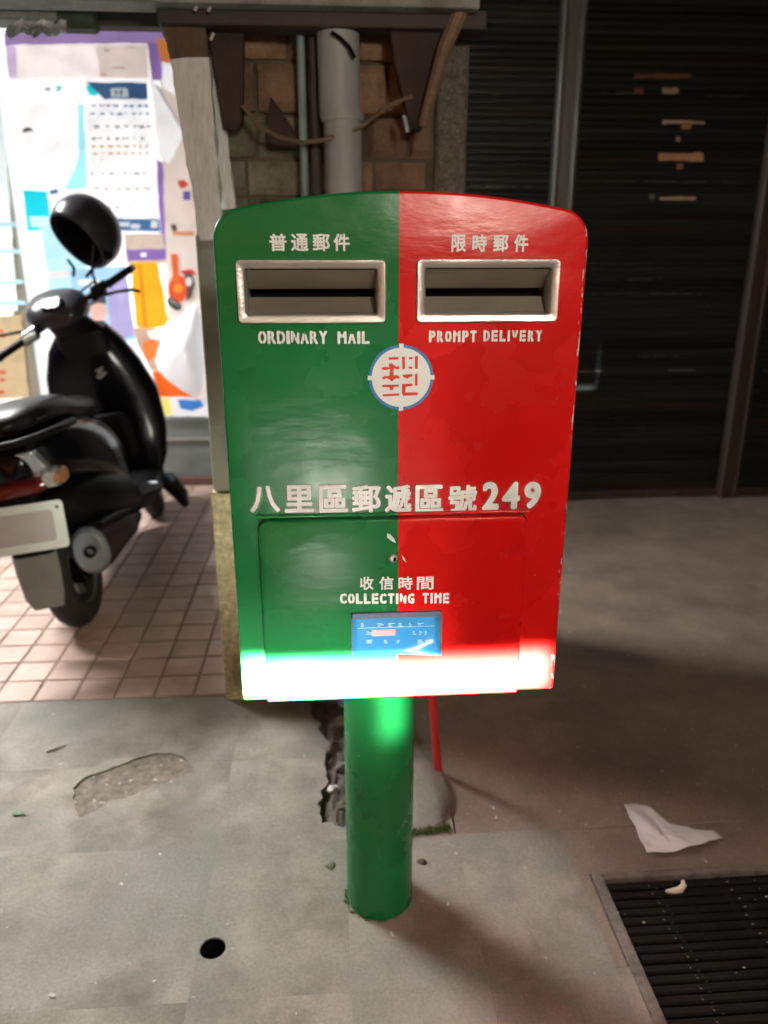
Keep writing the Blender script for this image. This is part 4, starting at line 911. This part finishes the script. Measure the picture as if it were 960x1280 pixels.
for s, mt in ((1, M_amber), (-1, M_clear)):
    ts = sobj('turn_signal', MB().loft([((s*0.120, -0.16, 0.60), X(0.028), Z(0.03)), ((s*0.127, -0.205, 0.60), X(0.034), Z(0.032)), ((s*0.127, -0.235, 0.60), X(0.026), Z(0.024))], 16, 2.4), M_clear, smooth=True)
    sobj('lens', MB().loft([((s*0.148, -0.17, 0.602), X(0.02), Z(0.026)), ((s*0.151, -0.21, 0.60), X(0.02), Z(0.024)), ((s*0.15, -0.238, 0.60), X(0.012), Z(0.014))], 16, 2.2), M_amber, ts, smooth=True)
sobj('plate_bracket', MB().box((-0.06, -0.24, 0.40), (0.06, -0.20, 0.60)), M_blackm, bevel=0.006)
PRt = Matrix.Translation((0.018, -0.285, 0.47)) @ Euler((R(-14), 0, R(3))).to_matrix().to_4x4() @ Matrix.Rotation(R(3), 4, 'Y')
def rr3(w_, h_, r_, y, n_=5):
    out = []
    for cx_, cz_, a0 in ((w_-r_, -h_+r_, -90), (w_-r_, h_-r_, 0), (-w_+r_, h_-r_, 90), (-w_+r_, -h_+r_, 180)):
        for i in range(n_+1): t = R(a0+90*i/n_); out.append((cx_+r_*math.cos(t), y, cz_+r_*math.sin(t)))
    return out
np_ = sobj('number_plate', MB().prism(rr3(0.133, 0.077, 0.014, 0), (0, 0.003, 0)).xf(PRt), M_plateg, bevel=0.001)
sobj('plate_face', MB().prism(rr3(0.098, 0.05, 0.012, -0.002), (0, 0.0015, 0)).xf(PRt), M_platec, np_)
for x_ in (-0.115, 0.115): sobj('bolt', MB().lathe([(0.0, -0.005), (0.005, -0.005), (0.006, 0.0)], (x_, 0, 0.055), 'y', 10).xf(PRt), M_rail, np_)
sobj('mud_flap', MB().loft([((-0.005, -0.215, 0.42), X(0.075), (0, 0.004, 0)), ((-0.01, -0.225, 0.30), X(0.074), (0, 0.004, 0)), ((-0.012, -0.235, 0.21), X(0.066), (0, 0.004, 0)), ((-0.008, -0.24, 0.172), X(0.05), (0, 0.003, 0))], 12, 6), M_flap)
sobj('rear_fender', MB().loft([((0, -0.235, 0.37), X(0.07), Z(0.012)), ((0, -0.19, 0.43), X(0.08), Z(0.014)), ((0, -0.08, 0.47), X(0.085), Z(0.015))], 12, 5), M_blackm, smooth=True)
# exhaust
ex = sobj('exhaust', MB().loft([((0.125, 0.52, 0.22), X(0.02), Z(0.02)), ((0.135, 0.36, 0.235), X(0.035), Z(0.045)), ((0.13, 0.22, 0.26), X(0.050), Z(0.065)), ((0.13, 0.0, 0.285), X(0.060), Z(0.084)), ((0.128, -0.09, 0.295), X(0.062), Z(0.086))], 24, 2.3), mat('dark_red_brown_muffler', (0.02, 0.006, 0.006), 0.5, var=0.3, spec=0.2), smooth=True)
sobj('end_cap', MB().loft([((0.128, -0.088, 0.297), X(0.064), Z(0.088)), ((0.128, -0.105, 0.299), X(0.062), Z(0.086)), ((0.128, -0.118, 0.30), X(0.050), Z(0.072)), ((0.128, -0.112, 0.302), X(0.030), Z(0.036))], 24, 2.1), mat('blue_grey_end_cap', (0.22, 0.25, 0.28), 0.4, metal=0.5, var=0.15), ex, smooth=True)
sobj('outlet', MB().lathe([(0.013, 0.01), (0.014, -0.014), (0.020, -0.016), (0.020, 0.01)], (0.135, -0.118, 0.302), 'y', 16), M_blackm, ex, smooth=True)
sobj('heat_shield', MB().loft([((0.150, -0.06, 0.375), X(0.035), Z(0.012)), ((0.155, 0.10, 0.355), X(0.045), Z(0.016)), ((0.15, 0.30, 0.31), X(0.03), Z(0.012))], 16, 2.4), M_blackm, ex, smooth=True)
sobj('swing_arm', MB().loft([((-0.10, -0.02, 0.21), X(0.035), Z(0.05)), ((-0.11, 0.20, 0.25), X(0.05), Z(0.07)), ((-0.09, 0.45, 0.28), X(0.05), Z(0.07))], 16, 3), M_blackm, smooth=True)
sobj('shock_absorber', MB().tube([(0.10, 0.0, 0.24), (0.10, 0.14, 0.50)], 0.025, 12), M_rail, smooth=True)
# floorboard, leg shield and front
secs = [((0, 0.46, 0.285), X(0.17), Z(0.045)), ((0, 0.60, 0.27), X(0.185), Z(0.05)), ((0, 0.80, 0.27), X(0.19), Z(0.05)), ((0, 0.90, 0.30), X(0.18), Z(0.06))]
sobj('floorboard', MB().loft(secs, 20, 4), M_blackm, smooth=True)
secs = [((0, 0.86, 0.27), X(0.17), (0, 0.035, 0.02)), ((0, 0.92, 0.38), X(0.22), (0, 0.05, 0.02)), ((0, 0.96, 0.52), X(0.245), (0, 0.065, 0.02)), ((-0.005, 0.965, 0.68), X(0.25), (0, 0.08, 0.02)), ((-0.01, 0.95, 0.82), X(0.215), (0, 0.08, 0.02)), ((-0.01, 0.93, 0.93), X(0.165), (0, 0.07, 0.02)), ((0, 0.91, 1.0), X(0.11), (0, 0.05, 0.02))]
ls = sobj('leg_shield', MB().loft(secs, 28, 2.6), M_black, smooth=True)
sobj('glove_box', MB().loft([((0, 0.87, 0.50), X(0.13), Z(0.12)), ((0, 0.845, 0.50), X(0.12), Z(0.11))], 20, 4), M_blackm, ls, smooth=True)
for k, (xa, za, xb, zb_) in enumerate(((-0.022, 0.012, 0.012, 0.020), (0.012, 0.020, -0.016, -0.002), (-0.016, -0.002, 0.020, -0.004), (0.020, -0.004, -0.012, -0.022), (-0.012, -0.022, -0.024, -0.012))):
    sobj('badge_stroke', MB().tube([(0.045+xa, 0.866, 0.80+za), (0.045+xb, 0.866, 0.80+zb_)], 0.0045, 8), M_silver, ls, smooth=True)
sobj('front_cowl', MB().loft([((0, 1.16, 0.42), X(0.07), Z(0.05)), ((0, 1.10, 0.50), X(0.14), Z(0.12)), ((0, 1.03, 0.62), X(0.18), Z(0.20)), ((0, 0.97, 0.70), X(0.17), Z(0.24))], 24, 2.4), M_black, smooth=True)
sobj('front_fender', MB().loft([((0, 0.99, 0.20), X(0.05), (0, -0.012, 0.0)), ((0, 1.03, 0.34), X(0.08), (0, -0.014, 0.012)), ((0, 1.13, 0.43), X(0.088), (0, -0.006, 0.02)), ((0, 1.25, 0.455), X(0.09), (0, 0, 0.02)), ((0, 1.38, 0.42), X(0.085), (0, 0.008, 0.018)), ((0, 1.48, 0.33), X(0.06), (0, 0.014, 0.010))], 18, 3.2), M_black, smooth=True)
for s in (-1, 1): sobj('fork_leg', MB().tube([(s*0.085, 1.24, 0.2), (s*0.07, 1.06, 0.62)], 0.018, 12), M_rail, smooth=True)
sobj('side_shield', MB().loft([((0.165, 0.98, 0.24), X(0.045), (0, 0.05, 0.02)), ((0.20, 1.03, 0.14), X(0.035), (0, 0.05, 0.01)), ((0.205, 1.06, 0.075), X(0.02), (0, 0.03, 0.006))], 14, 2.4), M_black, smooth=True)
sobj('foot_peg', MB().tube([(0.15, 0.50, 0.33), (0.225, 0.48, 0.345), (0.27, 0.46, 0.35)], [0.022, 0.02, 0.014], 12), M_silver, smooth=True)
sobj('side_stand', MB().tube([(-0.12, 0.40, 0.22), (-0.20, 0.34, 0.05), (-0.235, 0.33, 0.0)], [0.012, 0.011, 0.016], 10), M_rail, smooth=True)
# handlebars
GL, GR = Vector((-0.262, 0.60, 0.955)), Vector((0.285, 0.90, 1.205)); hc = (GL+GR)/2+Vector((-0.01, 0, 0.02)); ax_ = (GR-GL).normalized(); up = Vector((0, 0, 1)); fw = ax_.cross(up).normalized()*-1
hb = sobj('handlebar', MB().tube([GL+ax_*0.02, GL+ax_*0.20, hc+Vector((0, 0, -0.02)), GR-ax_*0.20, GR-ax_*0.02], 0.013, 12), M_blackm, smooth=True)
for a, b_ in ((GL, GL+ax_*0.125), (GR-ax_*0.125, GR)):
    sobj('grip', MB().tube([a, a+(b_-a)*0.08, a+(b_-a)*0.1, b_], [0.020, 0.020, 0.0165, 0.0165], 14), M_blackm, hb, smooth=True)
sobj('bar_end', MB().tube([GL-ax_*0.018, GL], 0.015, 12), M_silver, hb, smooth=True)
sobj('bar_end', MB().tube([GR, GR+ax_*0.016], 0.015, 12), M_silver, hb, smooth=True)
sobj('switch_box', MB().loft([(GL+ax_*0.135, Vector((0, 0, 0.028)), Vector((0, 0.028, 0))), (GL+ax_*0.19, Vector((0, 0, 0.030)), Vector((0, 0.030, 0)))], 14, 3), M_silver, hb, smooth=True)
sobj('switch_box', MB().loft([(GR-ax_*0.20, Vector((0, 0, 0.032)), Vector((0, 0.03, 0))), (GR-ax_*0.14, Vector((0, 0, 0.028)), Vector((0, 0.028, 0)))], 14, 3), M_blackm, hb, smooth=True)
sobj('brake_lever', MB().tube([GL+ax_*0.17+Vector((0, 0.03, 0.0)), GL+ax_*0.10+Vector((-0.01, 0.065, 0.045)), GL+ax_*0.02+Vector((0, 0.075, 0.075)), GL+Vector((-0.05, 0.07, 0.085))], [0.008, 0.007, 0.006, 0.006], 8), M_blackm, hb, smooth=True)
sobj('brake_lever', MB().tube([GR-ax_*0.18+Vector((0, 0.03, -0.02)), GR-ax_*0.10+Vector((0, 0.05, -0.045)), GR-ax_*0.03+Vector((0.0, 0.05, -0.075)), GR+Vector((0.0, 0.05, -0.10))], [0.008, 0.007, 0.008, 0.007], 8), M_blackm, hb, smooth=True)
hh = hc+Vector((-0.015, 0.0, -0.01))
pod = sobj('instrument_pod', MB().loft([(hh+Vector((0.0, -0.085, -0.03)), X(0.065), Z(0.03)), (hh+Vector((-0.01, -0.05, -0.01)), X(0.115), Z(0.055)), (hh+Vector((-0.01, 0.03, 0.01)), X(0.13), Z(0.078)), (hh+Vector((-0.01, 0.11, 0.005)), X(0.105), Z(0.065)), (hh+Vector((-0.01, 0.16, -0.01)), X(0.05), Z(0.03))], 24, 2.4), M_helm, smooth=True)
sobj('instrument_glass', MB().loft([(hh+Vector((0.0, -0.055, 0.028)), X(0.05), (0, 0.03, 0.02)), (hh+Vector((0.0, -0.06, 0.038)), X(0.042), (0, 0.025, 0.018))], 18, 3), M_black, pod, smooth=True)
sobj('steering_neck', MB().loft([(hh+Vector((0.01, -0.01, -0.03)), X(0.085), (0, 0.06, 0)), ((0.0, 0.90, 0.98), X(0.11), (0, 0.06, 0)), ((0, 0.93, 0.88), X(0.15), (0, 0.07, 0))], 18, 2.6), M_blackm, smooth=True)
for pts in ([GL+ax_*0.17, GL+ax_*0.22+Vector((0, 0.04, 0.06)), hh+Vector((-0.06, 0.08, 0.06)), hh+Vector((-0.02, 0.1, -0.02))], [GR-ax_*0.17, GR-ax_*0.2+Vector((0, 0.05, 0.05)), hh+Vector((0.06, 0.09, 0.05)), hh+Vector((0.03, 0.1, -0.03))]):
    sobj('cable', MB().tube(pts, 0.005, 8), M_hole, hb, smooth=True)
ms = GR-ax_*0.17
mr_ = sobj('mirror', MB().tube([ms, ms+Vector((-0.01, 0.01, 0.07)), ms+Vector((0.02, 0.02, 0.16)), ms+Vector((0.04, 0.03, 0.22))], 0.006, 8), M_blackm, hb, smooth=True)
ms2 = GL+ax_*0.17
mr2 = sobj('mirror', MB().tube([ms2, ms2+Vector((0.0, 0.02, 0.05))], 0.007, 8), M_silver, hb, smooth=True)

# ================================================================== HELMET on the right mirror
HC = onY(108, 290, 3.58)
he = thing('helmet', tuple(HC-Vector((0, 0, 0.14))), 'dark grey open face helmet hung over the right mirror of the scooter', 'helmet')
def helmet_shell(rad):
    b = bmesh.new(); bmesh.ops.create_uvsphere(b, u_segments=40, v_segments=26, radius=rad)
    kill = []
    for f in b.faces:
        c_ = f.calc_center_median()/rad
        if c_.z < -0.42 : kill.append(f)
    bmesh.ops.delete(b, geom=kill, context='FACES'); mb = MB()
    zax = Vector((0.46, 0.62, 0.62)).normalized(); yax = Vector((-0.25, -0.35, 0.9)); yax = -(yax-zax*yax.dot(zax)).normalized()*-1
    yax = -yax; xax = yax.cross(zax)
    Mh = Matrix.Translation(HC) @ Matrix((xax, yax, zax)).transposed().to_4x4() @ Matrix.Diagonal((0.92, 1.08, 1.0, 1))
    b.verts.index_update(); mb.add([Mh@v.co for v in b.verts], [[v.index for v in f.verts] for f in b.faces]); b.free(); return mb
sh = obj('shell', helmet_shell(0.137), M_helm, he, smooth=True); q = sh.modifiers.new('s', 'SOLIDIFY'); q.thickness = 0.008; q.offset = 1
li = obj('lining', helmet_shell(0.129), M_hole, he, smooth=True); q = li.modifiers.new('s', 'SOLIDIFY'); q.thickness = 0.016; q.offset = -1
for a, b_ in (((85, 325), (92, 345)), ((118, 322), (108, 346))):
    mb = MB(); mb.tube([onY(*a, 3.56), onY((a[0]+b_[0])/2+4, (a[1]+b_[1])/2, 3.53), onY(*b_, 3.55)], 0.007, 8); obj('strap', mb, M_hole, he)
mb = MB(); mb.tube([HC+Vector((0.09, -0.05, -0.085)), HC+Vector((0.10, -0.055, -0.085))], 0.028, 16); obj('ear_pad', mb, M_hole, he)

# ================================================================== SMALL THINGS ON THE GROUND
# red painted stick behind the pole
s0, s1 = G(548, 966), onY(540, 868, 1.64); dv = (s1-s0)
mb = MB(); mb.tube([s0, s0+dv*3.2], [0.0105, 0.0125], 14); o = obj('red_stick', mb, M_redstick, origin=tuple(s0), smooth=True); tag(o, 'red painted stick propped upright behind the green pole', 'stick')
# cement lump with moss
mb = rock(0.075, 0.14, 0.028, 3, 0.25, 3).xf(Matrix.Translation((0.205, 1.615, 0.002))); o = obj('cement_lump', mb, M_conc, origin=(0.205, 1.615, 0), smooth=True); tag(o, 'low pale cement lump between the green pole and the red stick', 'cement lump')
mb = MB(); rnd = random.Random(11)
for k in range(900):
    x = rnd.uniform(0.150, 0.262); y = 1.488+rnd.gauss(0, 0.007)+(x-0.15)*0.04; h_ = rnd.uniform(0.003, 0.011); a = rnd.uniform(0, 6.28); w_ = 0.0022
    p = Vector((x, y, 0.001+h_*0.2)); mb.add([p+Vector((math.cos(a)*w_, math.sin(a)*w_, 0)), p-Vector((math.cos(a)*w_, math.sin(a)*w_, 0)), p+Vector((rnd.uniform(-.004, .004), rnd.uniform(-.004, .004), h_))], [(0, 1, 2)])
for k in range(140):
    t = rnd.uniform(0, 6.28); r_ = PR+rnd.uniform(0.001, 0.010); 
    if not (2.9 < t < 5.2): continue
    p = Vector((PXC+r_*math.cos(t), PYC+r_*math.sin(t), 0)); a = rnd.uniform(0, 6.28); mb.add([p+Vector((math.cos(a)*.003, math.sin(a)*.003, 0)), p-Vector((math.cos(a)*.003, math.sin(a)*.003, 0)), p+Vector((0, 0, rnd.uniform(.003, .008)))], [(0, 1, 2)])
tag(obj('moss', mb, M_moss), 'green moss in the crack right of the green pole', kind='stuff')
# broken stones in the trench left of the pole
stones = [(424, 905, .030, 'dark lump of broken cement deepest under the mailbox, left of the pole'), (410, 940, .022, 'brown broken stone half way along the hollow left of the pole'), (428, 958, .020, 'grey stone touching the left side of the green pole'),
          (416, 988, .017, 'pale upright chip of stone in the hollow left of the pole'), (428, 1008, .016, 'reddish stone chip near the front of the hollow left of the pole'), (412, 1082, .012, 'small pale stone lying on the pavement left of the pole'), (527, 1078, .010, 'small brown clod against the right side of the green pole')]
for i, (x, y, r_, lb) in enumerate(stones):
    p = G(x, y, -0.012 if i < 5 else 0.0); o = obj('stone', rock(r_, r_*0.8, r_*0.7, i+4, 0.6, 2).xf(Matrix.Translation(p)), (M_conc, M_chip, M_conc, M_paper, M_chip, M_conc, M_soil)[i], origin=tuple(p)); tag(o, lb, 'stone', 'broken stones around the foot of the pole')
# paper on the ground: creased sheet
pp = [(780, 1006), (796, 1005), (812, 1010), (826, 1022), (836, 1030), (856, 1034), (872, 1038), (892, 1039), (904, 1048), (888, 1052), (866, 1060), (842, 1066), (808, 1068), (800, 1052), (794, 1034), (786, 1024)]
pp = [(pp[i][0]+(pp[(i+1) % 16][0]-pp[i][0])*k_/3, pp[i][1]+(pp[(i+1) % 16][1]-pp[i][1])*k_/3) for i in range(16) for k_ in range(3)]
cxp, cyp = 826, 1045; nr = 12; vs = [G(cxp, cyp, 0.012)]
for k in range(1, nr+1):
    for i, (x, y) in enumerate(pp):
        t = k/nr; v = G(cxp+(x-cxp)*t, cyp+(y-cyp)*t, 0.0); v.z = 0.0008+0.004*(1-t)+0.014*abs(noise.noise(Vector((v.x*26+v.y*14, v.y*9, 2))))+0.003*abs(noise.noise(Vector((v.x*70, v.y*70, 5)))); vs.append(v)
no = len(pp); fs = [(0, 1+i, 1+(i+1) % no) for i in range(no)]
for k in range(nr-1): fs += [(1+k*no+i, 1+(k+1)*no+i, 1+(k+1)*no+(i+1) % no, 1+k*no+(i+1) % no) for i in range(no)]
mb = MB(); mb.add(vs, fs); pc = G(cxp, cyp); o = obj('paper', mb, M_paper, origin=tuple(pc), smooth=True); tag(o, 'torn creased sheet of white paper lying on the ground above the drain grate', 'paper'); o.modifiers.new('s', 'SOLIDIFY').thickness = 0.0006
# drain grate
gx0, gy0, gx1, gy1 = 0.576, -0.60, 1.80, 1.318
dg_ = thing('drain_grate', (gx0, gy1, 0), 'dark ribbed drain grate with a pale cement edge at bottom right', 'grate')
mb = MB(); mb.box((0.5515, gy0, -0.079), (gx0, 1.333, -0.0015)); mb.box((gx0+0.001, gy1, -0.079), (1.849, 1.333, -0.0015)); obj('frame', mb, M_gframe, dg_, bevel=0.003)
mb = MB(); mb.box((gx0, gy0, -0.079), (gx1+0.04, gy1-0.001, -0.03)); obj('pit', mb, M_hole, dg_)
pit = 0.0225; n_ = int((gy1-0.55)/pit)
mb = MB(); w_ = (gx1-gx0); k = 6; prof = [(-0.0085, -0.028), (-0.0085, -0.010), (-0.006, -0.007), (0.006, -0.007), (0.0085, -0.010), (0.0085, -0.028)]
mb.add([(0, a, b) for a, b in prof]+[(w_, a, b) for a, b in prof], [(i, (i+1) % k, k+(i+1) % k, k+i) for i in range(k)]+[tuple(range(k)), tuple(reversed(range(k, 2*k)))])
g0 = obj('bar', mb, M_grate, dg_, local=True); g0.location = (0, -0.018, 0)
for i in range(1, n_): dup(g0, 'bar', (random.uniform(-0.008, 0.008), -0.018-i*pit, random.uniform(-0.002, 0.001)), parent=dg_)
for x_ in (0.25, 0.55, 0.85):
    mb = MB(); mb.box((gx0+x_, gy1-n_*pit, -0.029), (gx0+x_+0.012, gy1-0.005, -0.013)); obj('cross_bar', mb, M_grate, dg_)
# curled scrap on the grate
mb = MB(); cpx = [(832, 1114, .001), (840, 1114, .004), (850, 1112, .006), (855, 1106, .012), (853, 1100, .018)]
mb.tube([G(x, y, z-0.006) for x, y, z in cpx], [0.003, 0.006, 0.0075, 0.006, 0.003], 10); o = obj('orange_peel', mb, plain((0.75, 0.66, 0.55), 0.7)); tag(o, 'small curled whitish scrap lying on the drain grate', 'litter')
# small litter
mb = MB(); mb.tube([G(58, 940, 0.003), G(70, 936, 0.004), G(83, 931, 0.003)], [0.002, 0.0022, 0.0015], 6); o = obj('twig', mb, M_woodd); tag(o, 'thin brown twig on the pavement in front of the tiles', 'twig')
mb = MB(); p = G(22, 1017, 0.003); mb.add([p+Vector(q_) for q_ in ((-0.016, 0, 0), (-0.006, 0.008, 0.003), (0.010, 0.006, 0.002), (0.018, -0.001, 0.004), (0.006, -0.006, 0.001), (-0.008, -0.005, 0.002))], [(0, 1, 5), (1, 4, 5), (1, 2, 4), (2, 3, 4)])
o = obj('green_leaf', mb, plain((0.05, 0.16, 0.05), 0.6)); tag(o, 'small green leaf on the pavement near the left edge', 'leaf')
mb = MB(); rnd = random.Random(21); spots = [(808, 678, 4), (712, 712, 4), (786, 820, 3), (700, 765, 5), (617, 1010, 4), (620, 1022, 3), (712, 790, 4), (730, 858, 3), (560, 1130, 3), (490, 1168, 4), (865, 912, 2), (470, 1146, 5), (380, 945, 3), (152, 1105, 3), (200, 1068, 3), (120, 1010, 2), (285, 1155, 2), (65, 1244, 4), (900, 760, 2), (640, 930, 2), (76, 955, 3)]
spots += [(rnd.uniform(0, 960), rnd.uniform(700, 1270), rnd.uniform(0.8, 2.2)) for _ in range(55)]
for x, y, r_ in spots:
    p = G(x, y, 0.0022); 
    if -0.335 < p.x < 0.355 and 2.0 < p.y < 2.7: continue
    s_ = r_*0.0012; a = rnd.uniform(0, 6.28); m2 = Matrix.Translation(p) @ Matrix.Rotation(a, 4, 'Z')
    mb.add([m2@Vector(q_) for q_ in ((-s_*1.6, -s_*0.5, 0), (s_, -s_*0.7, 0.0006), (s_*1.5, s_*0.4, 0.001), (-s_*0.8, s_*0.7, 0.0015))], [(0, 1, 2, 3)])
tag(obj('litter_specks', mb, plain((0.5, 0.48, 0.44), 0.8)), 'tiny pale specks of grit and litter scattered on the ground', kind='stuff')
# arcade lamp over the shop front
fl = thing('arcade_lamp', (-2.5, 3.6, 2.64), 'fluorescent tube lamp under the arcade ceiling in front of the lit shop', 'lamp')
mb = MB(); mb.box((-3.15, 3.52, 2.70), (-1.85, 3.68, 2.76)); obj('housing', mb, M_awn, fl, bevel=0.004)
mb = MB(); mb.tube([(-3.1, 3.6, 2.67), (-1.9, 3.6, 2.67)], 0.013, 12); obj('tube', mb, mat('lit_tube', (0.9, 1, 0.97), 0.5, emit=6), fl)
